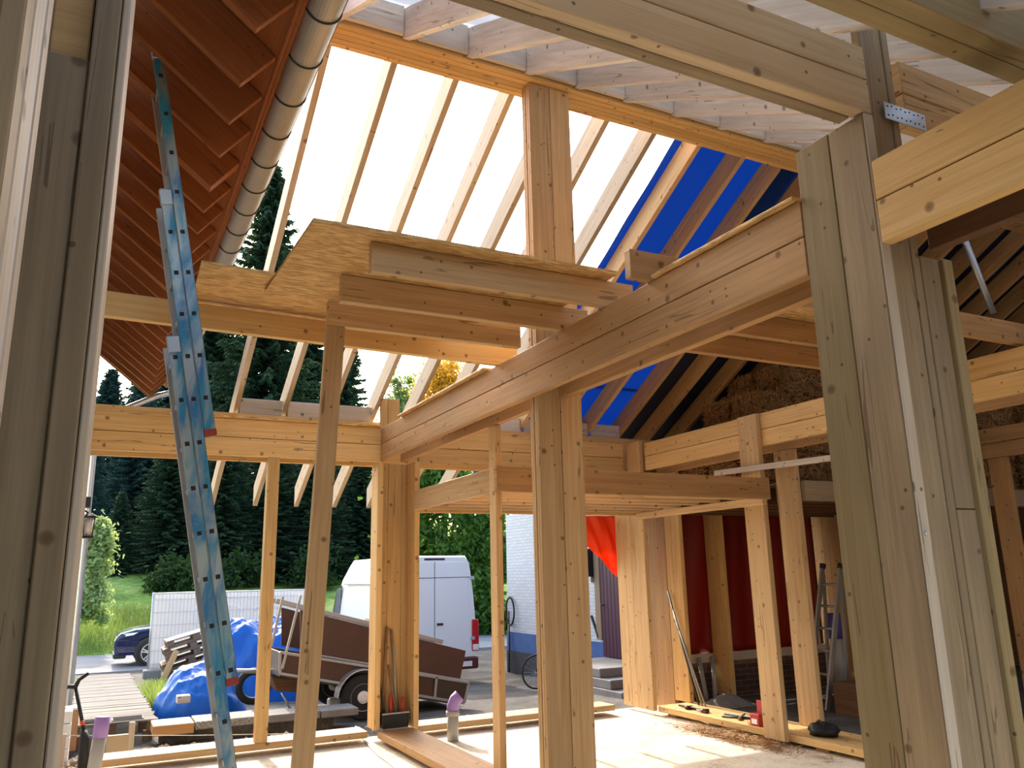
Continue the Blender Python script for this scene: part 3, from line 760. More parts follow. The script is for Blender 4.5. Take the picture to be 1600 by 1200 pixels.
# mezzanine of the middle bay
tag(box('mezzanine_beam', 3.113, 3.173, 6.372, 8.62, 2.325, 2.545, P_), 'left edge beam of the low mezzanine running to the corner post', 'beam', 'mezzanine edge beams')
tag(box('mezzanine_beam', 3.03, 6.18, 6.30, 6.36, 2.305, 2.525, PB), 'front edge beam of the low mezzanine behind the centre post', 'beam', 'mezzanine edge beams')
tag(box('mezzanine_beam', 3.18, 6.18, 8.66, 8.72, 2.305, 2.525, PW), 'rear edge beam of the low mezzanine by the far wall', 'beam', 'mezzanine edge beams')
tag(box('mezzanine_ledger', 6.125, 6.183, 6.37, 8.65, 2.255, 2.335, P_), 'right ledger strip carrying the mezzanine joist ends', 'ledger')
for i in range(6):
    y = 6.72 + i * 0.36
    tag(box('mezzanine_joist', 3.18, 6.18, y, y + .055, 2.338, 2.50, P_), 'low mezzanine joist of the middle bay, %s from the front' % ORD[i], 'joist', 'mezzanine joists of the middle bay')
tag(box('mezzanine_stud', 3.05, 3.11, 6.366, 6.50, -.1, 2.90, P_), 'slim stud under the main beam holding the mezzanine corner', 'stud')
lath = bar('lath', (6.15, 7.1, 2.665), (6.15, 4.9, 2.60), 0.03, 0.06, PP)
tag(lath, 'thin pale lath slanting across the side wall studs', 'lath')
# right bay mezzanine
tag(box('bay_beam', 6.76, 9.7, 6.38, 6.44, 2.31, 2.53, PO), 'pale front beam of the right bay mezzanine, left of the right post', 'beam', 'right bay front beams')
tag(box('bay_beam', 9.86, 12.8, 6.38, 6.44, 2.31, 2.53, PO), 'pale beam end at the right frame edge beside the dark stud', 'beam', 'right bay front beams')
for i in range(6):
    y = 6.75 + i * 0.38
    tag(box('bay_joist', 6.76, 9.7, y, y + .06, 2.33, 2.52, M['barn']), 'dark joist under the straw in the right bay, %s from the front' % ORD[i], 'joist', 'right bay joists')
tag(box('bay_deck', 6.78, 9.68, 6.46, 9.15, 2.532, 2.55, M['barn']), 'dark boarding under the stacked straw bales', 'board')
tag(box('bay_floor_shade', 6.80, 15.9, -3.4, 9.1, -.0995, -.085, M['dirt'], bev=0), kind='structure')  # dark overlay whose colour stands in for the dim light of this bay
tag(box('wall_right', 16.0, 16.2, -3.6, 11, -.42, 6.2, M['barn'], bev=0), kind='structure')
tag(box('wall_back', 9.95, 16.0, 9.4, 9.5, -.42, 3.3, M['barn'], bev=0), kind='structure')
wnr = bmesh.new()
for b_ in ((-0.75, -0.5, -.42, 4.0), (-0.5, 6.4, 3.3, 4.0), (6.4, 16.0, -.42, 4.0)): box_into(wnr, b_[0], b_[1], -3.7, -3.6, b_[2], b_[3])
tag(finish('wall_near_unseen', wnr, PB), kind='structure')  # unseen wall added behind the camera; its opening is shaped for sky fill
tag(box('wall_left_near_unseen', -0.75, -0.60, -3.6, 2.75, -.42, 4.0, PO, bev=0), kind='structure')  # unseen wall added to close this side against sky light
tag(box('ceiling_unseen', -0.75, 16.0, -3.7, -0.5, 4.0, 4.06, PB, bev=0), kind='structure')  # unseen cover added behind the camera, cut short to let some skylight in
tag(tube('metal_tube', [tuple(on_y(1506, 372, 5.0)), tuple(on_y(1552, 490, 5.0))], 0.035, M['galv']), 'slanting grey metal tube under the dark rafters at the right', 'tube')
# ------------------------------------------------------------------ blue ladder
LD = Vector((0.926 - 0.135, 0, 3.936 + 0.1)).normalized()
LY = 5.02
def lad(px, py): return on_y(px, py, LY)
l_lo, l_hi = Vector((0.905, LY, -0.095)), lad(213, 66)
ldir = (l_hi - l_lo).normalized()
lside = Vector((ldir.z, 0, -ldir.x))            # away from the old house, square to the rails
def along(p): return (p - l_lo).dot(ldir)
ladder = thing('extension_ladder', 'long three-section aluminium ladder mottled with blue paint leaning to the eave', 'ladder', (0.905, LY + .2, -0.1))
tops = [along(lad(262, 524)), along(lad(240, 295)), along(l_hi)]
bots = [0.0, along(lad(385, 1056)), along(lad(327, 674))]
for si in range(3):
    o0 = lside * (0.068 * (si - 0.3))
    for ry in (LY, LY + 0.30):
        a = l_lo + ldir * bots[si] + o0; b = l_lo + ldir * tops[si] + o0
        a.y = b.y = ry
        bar('rail', a, b, 0.026, 0.064, M['rail'] if ry == LY else M['alu'], ladder, up=lside, bev=0.004)
    if si:
        a = l_lo + ldir * (bots[si] + 0.0) + o0; a.y = LY
        bar('rail_foot', a - ldir * 0.03, a + ldir * 0.012, 0.034, 0.07, M['redfoot'], ladder, up=lside, bev=0.004)
    a = l_lo + ldir * (tops[si] - 0.11) + o0 ; a.y = LY - .004
    bar('rail_guide', a, a + ldir * 0.10, 0.036, 0.072, M['alu'], ladder, up=lside, bev=0.004)
    t = bots[si] + 0.17
    t = 0.17 + math.ceil((bots[si] + 0.05 - 0.17) / 0.262) * 0.262
    while t < tops[si] - 0.1:
        c = l_lo + ldir * t + o0; c.y = LY
        bm = bmesh.new(); bar_into(bm, c + Vector((0, -.0132, 0)), c + Vector((0, 0.313, 0)), 0.028, 0.028, up=ldir)
        r = finish('rung', bm, M['alu'], ladder)
        bar('rung_hole', c + Vector((0, -.0145, 0)), c + Vector((0, -.0130, 0)), 0.026, 0.026, M['hole'], r, up=ldir, bev=0)
        t += 0.262

# ------------------------------------------------------------------ drain pipes in the floor
e = thing('drain_pipe', 'grey drain pipe with a lilac elbow standing in the sunlit floor', 'pipe', (3.52, 8.5, -0.1))
tube('pipe', [(3.52, 8.5, -0.1), (3.52, 8.5, 0.17)], 0.062, M['pipe_grey'], e, n=20)
tube('socket', [(3.52, 8.5, 0.15), (3.52, 8.5, 0.20)], 0.073, M['pipe_grey'], e, n=20)
tube('elbow', [(3.52, 8.5, 0.18), (3.522, 8.5, 0.25), (3.545, 8.49, 0.31), (3.59, 8.48, 0.35)], 0.066, M['lilac'], e, n=20)
e = thing('drain_pipe', 'leaning grey pipe with lilac top before the left sill', 'pipe', (0.12, 8.35, -0.1))
p0, p1 = on_y(146, 1215, 8.35), on_y(161, 1120, 8.35)
p0.z = max(p0.z, -0.1); pm = p0.lerp(p1, 0.66)
tube('pipe', [Vector((p0.x - .015, p0.y, -0.1)), pm], 0.056, M['pipe_grey'], e, n=20)
tube('lilac_sleeve', [pm, p1], 0.062, M['lilac'], e, n=20)

# tools in the corner post niche
tote = thing('tool_tote', 'black tote crammed into the corner post niche', 'tote', (2.99, 8.93, 0.02))
bm = bmesh.new(); box_into(bm, 2.855, 3.155, 8.86, 9.05, 0.02, 0.17, 0.012); finish('tub', bm, M['black'], tote)
bar('rim', (2.85, 8.855, 0.175), (3.16, 8.855, 0.175), 0.02, 0.018, M['pipe_grey'], tote)
tools = [((2.90, 8.99, .15), (2.955, 9.05, 1.06), .017, 'orange_wood', 'long wooden tool handle, tallest in the corner tote, on the left'),
         ((3.08, 8.99, .15), (3.005, 9.05, 1.03), .015, 'orange_wood', 'long wooden tool handle leaning left across the corner niche'),
         ((3.03, 8.93, .15), (2.965, 9.02, .66), .013, 'orange_wood', 'medium wooden tool handle at the centre of the corner tote'),
         ((2.90, 8.90, .13), (2.845, 9.0, .58), .010, 'zinc_dark', 'thin dark rod leaning on the left board of the corner niche'),
         ((2.965, 8.91, .15), (2.965, 8.92, .36), .019, 'red_plastic', 'short red tool grip standing in the left of the tote'),
         ((3.095, 8.90, .15), (3.10, 8.91, .33), .017, 'red_plastic', 'short red tool grip standing in the right of the tote'),
         ((3.05, 8.97, .15), (3.03, 9.03, .86), .011, 'pipe_grey', 'slim grey rod standing behind the handles in the tote')]
for a, b, r, m, lab in tools:
    tag(tube('hand_tool', [a, b], r, M[m], n=10), lab, 'tool', 'tools in the corner tote')
cab = tube('power_cable', [tuple(on_z(x, y, -0.088)) for x, y in ((556, 1136), (566, 1152), (578, 1166), (592, 1180), (606, 1190), (622, 1203), (640, 1216))], 0.011, M['cable'])
tag(cab, 'pale cable snaking over the floor left of the brown plank', 'cable')

# ------------------------------------------------------------------ things on and around the side sill
rb = thing('red_tool_bag', 'small red open box on the side sill left of the broad stud', 'box', (6.33, 6.93, 0.011))
box('body', 6.27, 6.39, 6.86, 7.00, 0.011, 0.13, M['red_plastic'], rb, 0.01)
bar('lid', (6.385, 6.86, 0.13), (6.385, 7.0, 0.13), 0.012, 0.12, M['red_plastic'], rb, off=(0, .06))
box('paper_label', 6.268, 6.2699, 6.89, 6.97, 0.03, 0.08, M['print_white'], rb, 0)
bp = thing('black_pouch', 'black tool pouch lying on the side sill right of the broad stud', 'pouch', (6.45, 6.15, 0.011))
bm = bmesh.new(); bmesh.ops.create_icosphere(bm, subdivisions=3, radius=1.0)
for v in bm.verts:
    n = 1 + .18 * sin(v.co.x * 5 + v.co.y * 4) * cos(v.co.z * 5)
    v.co = Vector((6.45 + v.co.x * .13 * n, 6.17 + v.co.y * .15 * n, 0.011 + max(0, .055 + v.co.z * .075 * n)))
finish('body', bm, M['black'], bp, smooth=True)
tube('handle', [(6.36, 6.07, .08), (6.35, 6.06, .13), (6.38, 6.15, .16), (6.40, 6.25, .10)], 0.012, M['rubber'], bp)
def lying_tool(name, lab, cat, pts, r, m):
    tag(tube(name, pts, r, M[m], n=8), lab, cat, 'tools scattered on the side sill')
cl = thing('hand_clamp', 'dark red clamp lying on the far part of the side sill', 'clamp', (6.40, 8.05, 0.011))
box('bar', 6.385, 6.415, 7.85, 8.35, 0.02, 0.045, M['zinc_dark'], cl)
box('jaw', 6.33, 6.43, 7.83, 7.87, 0.012, 0.05, M['bumper'], cl); box('jaw', 6.33, 6.43, 8.12, 8.16, 0.012, 0.05, M['bumper'], cl)
tube('screw', [(6.345, 7.80, .03), (6.345, 7.95, .03)], 0.012, M['orange_wood'], cl)
lying_tool('hand_saw_handle', 'brown handle lying crosswise on the side sill beyond the red box', 'tool', [(6.35, 7.25, .025), (6.60, 7.45, .03)], .016, 'orange_wood')
lying_tool('chisel', 'dark chisel lying on the side sill beyond the red box', 'tool', [(6.33, 7.5, .024), (6.5, 7.2, .024)], .012, 'zinc_dark')
lying_tool('pry_bar', 'black pry bar on the side sill beside the brown handle', 'tool', [(6.45, 7.6, .024), (6.55, 7.15, .024), (6.52, 7.08, .05)], .012, 'black')
for i, (x, lab) in enumerate(((0, 'left metal bar'), (.05, 'middle metal bar'), (.10, 'right metal bar'))):
    tag(tube('metal_bar', [(6.66 - .0 * i, 8.30 - x * 1.2, 0.012), (6.665, 8.78 - x, 1.35 - i * .15)], 0.012, M['tube_grey'] if i else M['zinc_dark']),
        '%s leaning on the shaded stud beside the light corner post' % lab, 'bar', 'bars leaning on the shaded stud')

# loose straw on the ground below the side sill
rs = np.random.RandomState(3)
def straws(n, fx, ln=(.05, .16), w=.003):
    V = []; Fq = []
    for i in range(n):
        c, sp = fx(); a = rs.uniform(0, 2 * pi); L = rs.uniform(*ln) / 2; t = rs.uniform(-.5, .5) * sp
        d = np.array([cos(a), sin(a), t]) * L; s = np.array([-sin(a), cos(a), rs.uniform(-.6, .6)]) * w
        k = len(V); V += [c - d - s, c + d - s, c + d + s, c - d + s]; Fq.append((k, k + 1, k + 2, k + 3))
    return V, Fq
def f_floor():
    return np.array([rs.normal(6.05, .10), rs.normal(7.0, .45), -0.095 + abs(rs.normal(0, .02))]), .5
V, Fq = straws(1500, f_floor)
tag(fast_mesh('loose_straw', V, Fq, M['straw'], (6.05, 7.0, -.1)), 'loose straw strewn on the floor below the side sill', 'straw', kind='stuff')

# ------------------------------------------------------------------ straw bales
def make_bale(seed):
    r = np.random.RandomState(seed)
    bm = bmesh.new(); box_into(bm, -.47, .47, -.215, .215, 0, .37, .05, 2)
    bmesh.ops.subdivide_edges(bm, edges=bm.edges[:], cuts=5, use_grid_fill=True)
    for v in bm.verts:
        c = v.co; n = .018 * sin(c.x * 23 + seed) * cos(c.z * 19) + r.uniform(-.012, .012)
        k = Vector((c.x * .3, c.y, c.z - .19)); k.normalize(); v.co += k * n
        v.co.z = max(v.co.z, 0.0)
    V = [np.array(v.co) for v in bm.verts]; 
    bmesh.ops.triangulate(bm, faces=bm.faces[:])
    body = bm
    me = bpy.data.meshes.new('bale'); body.to_mesh(me); body.free()
    bm = bmesh.new(); bm.from_mesh(me); bpy.data.meshes.remove(me); nbody = len(bm.faces)
    for i in range(4200):
        f = r.randint(0, 6); u, v = r.uniform(-1, 1), r.uniform(-1, 1)
        if f < 2: c = (u * .48, (-1 if f else 1) * .218, .19 + v * .18)
        elif f < 4: c = (u * .48, v * .21, .375)
        else: c = ((1 if f == 4 else -1) * .475, u * .21, .19 + v * .18)
        a = Vector((r.normal(), r.normal(), r.normal() * .8)); nrm = Vector(((0, -1, 0), (0, 1, 0), (0, 0, 1), (0, 0, 1), (1, 0, 0), (-1, 0, 0))[f])
        a -= nrm * a.dot(nrm) * .82; a = a.normalized() * r.uniform(.03, .085)
        s = a.cross(Vector((r.normal(), r.normal(), r.normal()))).normalized() * .0042
        c = Vector(c) + Vector((r.normal(), r.normal(), abs(r.normal()))) * .004
        if min((c - a).z, (c + a).z) < 0: continue
        bm.faces.new([bm.verts.new(p) for p in (c - a - s, c + a - s, c + a + s, c - a + s)])
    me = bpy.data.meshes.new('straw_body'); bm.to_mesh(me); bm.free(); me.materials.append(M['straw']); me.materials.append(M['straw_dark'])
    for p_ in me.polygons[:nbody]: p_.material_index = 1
    return me
bale_me = [make_bale(s) for s in (1, 2, 3)]
tw_me = None
def bale(x, y, z, rz, label, k):
    global tw_me
    t = thing('straw_bale', label, 'straw bale', (x, y, z), 'stacked straw bales'); t.rotation_euler = (0, 0, rz)
    o = bpy.data.objects.new('straw_body', bale_me[k % 3]); COL.objects.link(o); o.parent = t
    if tw_me is None:
        bm = bmesh.new()
        for yy in (-.11, .11):
            tube_into(bm, [(-.485, yy, .01), (-.485, yy, .385), (.485, yy, .385), (.485, yy, .01)], .004, 5)
        tw_me = bpy.data.meshes.new('twine'); bm.to_mesh(tw_me); bm.free(); tw_me.materials.append(M['twine'])
    o = bpy.data.objects.new('twine', tw_me); COL.objects.link(o); o.parent = t
bl = []
for lay in range(4):
    z = 2.552 + lay * .40
    xs = [(7.32, 8.30, 9.2), (7.35, 8.33, 9.2), (7.55, 8.52), (8.05, 9.02)][lay]
    for xi, x in enumerate(xs):
        for yi, y in enumerate((7.2, 7.75, 8.3, 8.85) if lay < 2 else ((7.5, 8.05, 8.6) if lay == 2 else (7.55, 8.1))):
            if lay >= 2 and y > 8.3 and x < 7.9: continue
            bl.append((x, y, z, lay, xi, yi))
lname = ['lowest', 'second', 'third', 'top']
for i, (x, y, z, lay, xi, yi) in enumerate(bl):
    bale(x, y, z, random.uniform(-.04, .04), 'right bay straw bale, %s layer, %s column from left, %s row back' % (lname[lay], ORD[xi], ORD[yi]), i)
for i, (x, y, z) in enumerate([(10.6, 6.95, 2.552), (11.75, 6.95, 2.552), (10.6, 6.95, 2.952), (11.75, 6.95, 2.952), (10.75, 6.95, 3.352), (11.9, 6.95, 3.352)]):
    bale(x, y, z, random.uniform(-.05, .05), 'straw bale at the right frame edge, %s layer, %s one of two' % (lname[i // 2], 'left' if i % 2 == 0 else 'right'), i)
tag(box('bay_deck', 9.95, 12.9, 6.46, 9.35, 2.51, 2.55, M['barn']), 'dark boarding under the bales at the right frame edge', 'board')
tag(box('bay_post', 12.0, 12.1, 6.5, 6.6, -.1, 2.508, M['barn']), 'dark post in the right bay behind the right foreground post', 'post')

# ------------------------------------------------------------------ right bay: tarpaulin wall, ladder, bench
def redsheet(u, v):
    x = 6.95 + 2.75 * u; z = .50 + 2.0 * v
    return (x, 9.16 + .035 * sin(x * 6 + z) + .02 * sin(x * 17 - z * 2), z)
tag(grid_mesh('red_tarpaulin', 60, 20, redsheet, M['tarp_red'], thick=.003), 'dark red tarpaulin hung across the back of the right bay', 'tarpaulin')
tag(box('base_board', 6.95, 9.78, 9.13, 9.19, .385, .50, PP), 'pale board along the foot of the red tarpaulin', 'board')
bw = box('wall_far', 6.9, 9.9, 9.21, 9.235, -.42, .38, M['brick_red'], bev=0); tag(bw, kind='structure')
def orange(u, v):
    # four-cornered hanging sheet, drawn down to a point on the right
    tl, trr, br, bl_ = on_y(905, 806, 9.36), on_y(972, 806, 9.36), on_y(974, 912, 9.36), on_y(908, 842, 9.36)
    p = tl.lerp(trr, u).lerp(bl_.lerp(br, u), v)
    return (p.x, p.y + .022 * sin((u - v * .6) * 13) + .006 * sin(u * 31 - v * 9), p.z)
tag(grid_mesh('orange_tarpaulin', 60, 30, orange, M['tarp_orange'], thick=.003), 'bright orange tarpaulin hanging slanted over the plum door', 'tarpaulin')
fl = thing('folding_ladder', 'folding aluminium ladder standing in the dark right bay', 'ladder', (8.6, 8.0, -.1))
ra, rb_ = on_y(1313, 888, 7.55), on_y(1289, 1075, 7.6)
rb_.z = -.085
la_ = on_y(1285, 888, 7.9); lb_ = rb_ + (la_ - ra); lb_.z = -.085
for a, b in ((ra, rb_), (la_, lb_)):
    bar('rail', b, a, .03, .07, M['zinc'], fl, up=(1, 0, 0)); tube('rail_cap', [a, a + (a - b).normalized() * .06], .038, M['rubber'], fl)
    c = Vector((b.x + .42, b.y + .05, -.085)); bar('rear_rail', c, a.lerp(b, .04) + Vector((.03, 0, 0)), .025, .05, M['zinc'], fl, up=(1, 0, 0))
for t in (.08, .24, .40, .56, .72, .88): tube('rung', [rb_.lerp(ra, t), lb_.lerp(la_, t)], .017, M['zinc'], fl, n=8)
p = on_y(1302, 958, 8.0)
e = thing('standing_pipe', 'upright blue and grey pipe beside the folding ladder', 'pipe', (p.x, 8.0, -.1))
tube('pipe', [(p.x, 8.0, -.1), (p.x, 8.0, p.z - .3)], .075, M['pipe_grey'], e, n=16); tube('blue_sleeve', [(p.x, 8.0, p.z - .32), (p.x, 8.0, p.z)], .085, M['pipe_blue'], e, n=16)
wb = thing('work_bench', 'low bench with clutter in the dark right bay beside the right post', 'bench', (8.9, 7.2, -.1))
box('top', 8.35, 9.55, 6.95, 7.45, .30, .36, PB, wb)
for x in (8.42, 9.48):
    for y in (7.0, 7.4): box('leg', x - .04, x + .04, y - .04, y + .04, -.1, .30, PB, wb)
tag(box('white_sheet', 8.42, 9.3, 7.0, 7.4, .362, .41, M['styro'], bev=.02), 'white sheets lying on the low bench in the right bay', 'sheet')
tag(box('dark_crate', 7.95, 8.30, 7.0, 7.4, -.1, .28, M['barn'], bev=.01), 'dark wooden crate left of the low bench', 'crate')
for i, x in enumerate((7.32, 7.46)):
    tag(tube('leaning_pipe', [(x, 8.95, -.1), (x + .02 + .1 * i, 9.08, .46)], .03, M['pipe_grey'], n=12), ('left' if i == 0 else 'right') + ' grey pipe offcut leaning below the red tarpaulin', 'pipe', 'pipe offcuts below the tarpaulin')
def cloth(u, v):
    x = 7.0 + .75 * u; y = 8.35 + .55 * v
    return (x, y, -.098 + .10 * max(0, sin(u * 3.1) * sin(v * 3.1)) * (1 + .5 * sin(u * 17 + v * 9)))
tag(grid_mesh('grey_sheet', 24, 18, cloth, M['concrete'], thick=.003), 'crumpled grey sheet on the floor in front of the red tarpaulin', 'sheet')
# ------------------------------------------------------------------ yard just outside
def slab(name, pxa, pxb, y0, y1, zt, th, mat, lab, grp):
    xa = on_y(pxa, 1130, y0).x; xb = on_y(pxb, 1130, y0).x
    tag(box(name, xa, xb, y0, y1, zt - th, zt, mat, bev=.01), lab, 'slab', grp)
slab('kerb_slab', 240, 304, 12.0, 12.55, -.20, .13, PB, 'brown timber kerb block right of the walkway end', 'kerb row outside the sill')
slab('kerb_slab', 306, 404, 12.0, 12.6, -.195, .10, M['slab'], 'pebbled concrete kerb slab behind the blue ladder', 'kerb row outside the sill')
slab('kerb_slab', 420, 500, 12.0, 12.5, -.20, .10, M['concrete'], 'grey kerb slab between slim stud and leaning prop', 'kerb row outside the sill')
slab('kerb_slab', 502, 560, 12.0, 12.5, -.205, .10, M['concrete'], 'grey kerb slab left of the corner post', 'kerb row outside the sill')
tag(box('kerb_base', 0.92, 3.2, 12.16, 12.5, -.62, -.302, M['dirt'], bev=.01), 'dark footing strip below the kerb slabs', 'footing')
# rubble in the trench
rs2 = np.random.RandomState(8)
ico = bmesh.new(); bmesh.ops.create_icosphere(ico, subdivisions=1, radius=1)
iv = np.array([v.co[:] for v in ico.verts]); iff = [[v.index for v in f.verts] for f in ico.faces]; ico.free()
V = []; Fq = []
for i in range(900):
    y = rs2.uniform(9.5, 11.9); c = np.array([rs2.uniform(-.18, 2.6) if rs2.rand() < .8 else rs2.uniform(3, 6), y, ground_z(0, y) + .01])
    s = rs2.uniform(.012, .05) * (1.8 if rs2.rand() < .08 else 1); k = len(V)
    V += list(c + iv * s * rs2.uniform(.6, 1.2, 3)); Fq += [(k + f[0], k + f[1], k + f[2], k + f[2]) for f in iff]
bmv = bpy.data.meshes.new('rubble'); bmv.from_pydata([tuple(v - np.array((1.2, 10.6, -.42))) for v in V], [], [f[:3] for f in Fq])
tag(link_mesh('rubble', bmv, M['stone'], (1.2, 10.6, -.42)), 'buff rubble and gravel in the trench outside the sill', 'rubble', kind='stuff')
# walkway of pallets and boards
wk = thing('walkway', 'bleached board walkway leading from the building to the road', 'walkway', (.36, 16.5, -.7))
zt = lambda y: -.20 - (y - 12.65) * .028
bm = bmesh.new()
y = 12.66
while y < 21.8:
    w = .118; z = zt(y); j = random.uniform(-.02, .02)
    box_into(bm, -.18 + j, .90 + j, y, y + w, z - .025 + random.uniform(-.003, .003), z + random.uniform(-.005, .003), .004)
    y += w + .042
finish('decking', bm, M['deck'], wk, axis=0)
for x in (-.10, .36, .82):
    bar('bearer', (x, 12.7, zt(12.7) - .09), (x, 21.8, zt(21.8) - .09), .09, .12, M['pallet'], wk)
for x in (-.08, .80):
    for y in (12.72, 14.0, 16, 18, 20):
        zb_ = zt(y) - .15
        if zb_ - ground_z(0, y) > .03: box('block', x - .06, x + .06, y, y + .14, ground_z(0, y) - .02, zb_, M['pallet'], wk)
for i, (xa, xb) in enumerate(((-.02, .24), (.34, .74))):
    m_ = thing('door_mat', '%s ribbed rubber mat at the near end of the walkway' % ('small dark' if i == 0 else 'long pale'), 'mat', ((xa + xb) / 2, 12.86, zt(12.85)))
    box('base', xa, xb, 12.72, 13.0, zt(12.72) + .001, zt(12.72) + .014, M['rubber'] if i == 0 else M['concrete'], m_)
    for k in range(6): box('rib', xa + .02, xb - .02, 12.74 + k * .045, 12.755 + k * .045, zt(12.72) + .014, zt(12.72) + .022, M['rubber'], m_)
cbx = thing('cardboard_box', 'tall tan box at the near left end of the walkway', 'box', (-.17, 12.35, -.42))
box('body', -.255, -.055, 12.25, 12.5, -.44, .06, M['cardboard'], cbx, .004)
box('rim', -.262, -.05, 12.245, 12.505, .05, .075, M['styro'], cbx, .003)
for i in range(4):
    tag(box('foam_block', -.262, -.12, 11.45 + .02 * i, 11.75, -.425 + i * .14, -.29 + i * .14, M['styro'], bev=.008), 'white foam block stacked by the old house wall, %s from bottom' % ORD[i], 'block', 'white foam blocks by the wall')
for i, (px, py) in enumerate(((214, 1068), (222, 1078), (230, 1088))):
    c = on_z(px, py, -.42)
    tag(box('grey_board', c.x - .02, c.x + .42, c.y - .12, c.y + .02, ground_z(0, c.y) - .01, ground_z(0, c.y) + .10 + .02 * i, M['pallet']), 'old grey board stacked between walkway and blue tarpaulin, %s' % ('farthest', 'middle', 'nearest')[i], 'board', 'old boards beside the walkway')
# black T-handled trenching tool
a, b, c_ = on_y(118, 1073, 10.0), on_y(131, 1142, 9.85), on_y(134, 1166, 9.8)
c_.z = max(c_.z, ground_z(0, 9.8) - .02)
tl = thing('digging_tool', 'black Y-handled digging tool standing in the trench at the left', 'tool', (c_.x, c_.y, -.42))
tube('shaft', [a, b], .018, M['black'], tl)
tube('handle', [on_y(99, 1077, 10.0), on_y(107, 1073, 10.0), a, on_y(124, 1062, 9.95), on_y(138, 1052, 9.9)], [.016, .02, .028, .018, .018], M['black'], tl)
tube('red_collar', [a.lerp(b, .78), a.lerp(b, .88)], .022, M['orange_paint'], tl)
tube('blade', [b, b.lerp(c_, .5), Vector((c_.x, c_.y, -.42))], [.03, .05, .055], M['black'], tl, n=8)
ln = tube('builders_line', [on_y(95, 1149, 10.4), on_y(300, 1149, 10.4), on_y(470, 1146, 10.4)], .004, M['string'], n=5)
tag(ln, 'taut pale builders line stretched over the trench', 'string')
for i, px in enumerate((99, 207, 472)):
    t_ = on_y(px, 1128 if px == 207 else 1147, 10.42)
    tag(bar('stake', (t_.x, 10.42, ground_z(0, 10.42) - .02), (t_.x, 10.42, t_.z), .06, .05, PP, up=(0, 1, 0)), 'wooden stake of the builders line, %s from left' % ORD[i], 'stake', 'stakes of the builders line')
tag(box('tan_panel', on_y(166, 1160, 9.7).x, on_y(200, 1160, 9.7).x, 9.68, 9.75, -.425, on_y(180, 1149, 9.7).z, M['panel_tan']), 'tan panel standing in the trench behind the left sill', 'panel')

# ------------------------------------------------------------------ blue tarpaulins, pallets
def ridged(p, octs=4):
    a = 0.0; amp = 1.0; f = 1.0
    for _ in range(octs):
        a += amp * (1 - abs(mnoise.noise(Vector(p) * f))) ; amp *= .5; f *= 1.9
    return a
def mound(name, cx, cy, rx_, ry, h, zb, seed, label, square=2.6, rough=.16):
    def fn(u, v):
        a = 2 * pi * u; r = v
        k = 1 + .16 * mnoise.noise(Vector((cos(a) * 1.6 + seed, sin(a) * 1.6, seed)))
        x = rx_ * r * cos(a) * k; y = ry * r * sin(a) * k
        f = max(0.0, 1 - r ** square) ** .62
        p = (x * 2.3 + seed * 3, y * 2.3 - seed, f * 1.2)
        w = ridged(p) - 1.1
        big = mnoise.noise(Vector((x * 1.3 + seed, y * 1.3, 2.0)))
        z = h * f * (1 + .22 * big) + rough * w * (.35 + .65 * min(1, f * 2)) * min(1.0, (1 - r) * 6 + .25)
        s_ = 1 + rough * .9 * w * min(1, r * 1.5)
        return (cx + x * s_, cy + y * s_, zb + max(z, .003 + .02 * (1 + mnoise.noise(Vector((a * 5, seed, 0))))))
    return tag(grid_mesh(name, 150, 40, fn, M['tarp_blue']), label, 'tarpaulin')
ca = on_y(316, 1060, 15.0)
mound('blue_tarpaulin', ca.x, 15.0, .70, .75, .84, ground_z(0, 15.0) - .02, 1.3, 'crumpled bright blue tarpaulin over a heap beside the walkway', rough=.11)
ca = on_y(415, 1010, 18.0)
mound('blue_tarpaulin', ca.x, 18.0, 1.25, .8, 1.42, ground_z(0, 18.0) - .02, 4.1, 'tall blue tarpaulin covered stack behind the ladder and trailer', 5)
tag(box('concrete_block', on_y(276, 1090, 14.1).x, on_y(297, 1090, 14.1).x, 14.0, 14.2, on_y(285, 1098, 14.1).z, on_y(285, 1086, 14.1).z, PR, bev=.01), 'small pale block lying on the blue tarpaulin edge', 'block')
tl_ = R_(-15)
px0 = on_y(272, 1000, 19.2).x
def make_pallet(i, base):
    dxv = Vector((cos(-tl_), 0, sin(-tl_))); dz = Vector((-sin(-tl_), 0, cos(-tl_))); dy = Vector((0, 1, 0))
    off = (-.02, .10, .0, -.06, .07, .03, .12, .05)[i % 8]
    o = base + dz * (i * .1462) + dxv * off
    t = thing('pallet', 'weathered pallet in the tilted stack beside the blue heap, %s from bottom' % ORD[i], 'pallet', o, 'tilted pallet stack')
    M4 = Matrix(((dxv.x, 0, dz.x, o.x), (0, 1, 0, o.y), (dxv.z, 0, dz.z, o.z), (0, 0, 0, 1)))
    def part(nm, boxes):
        bm = bmesh.new()
        for b in boxes: box_into(bm, *b, .003)
        box_uv(bm, 0); bmesh.ops.transform(bm, matrix=M4, verts=bm.verts); finish(nm, bm, M['pallet'], t, uv=False)
    part('deck_boards', [(0, 1.2, y, y + .1, .122, .144) for y in (0, .175, .35, .525, .70)] + [(x, x + .145, 0, .8, .10, .121) for x in (0, .527, 1.055)])
    for x in (0, .527, 1.055):
        for y in (0, .35, .70): part('block', [(x, x + .145, y, y + .1, .022, .099)])
    part('skid_boards', [(0, 1.2, y, y + .1, 0, .021) for y in (0, .35, .70)])
pb = Vector((px0, 19.2, -.64))
for i in range(7): make_pallet(i, pb)
tag(box('pallet_packer', px0 + .62, px0 + 1.12, 19.25, 19.95, -.78, -.52, M['pallet']), 'timber packer tipping up the right side of the pallet stack', 'packer')
bA, bB = on_y(243, 1050, 18.9), on_y(276, 1016, 19.1); bA.z = ground_z(0, 18.9)
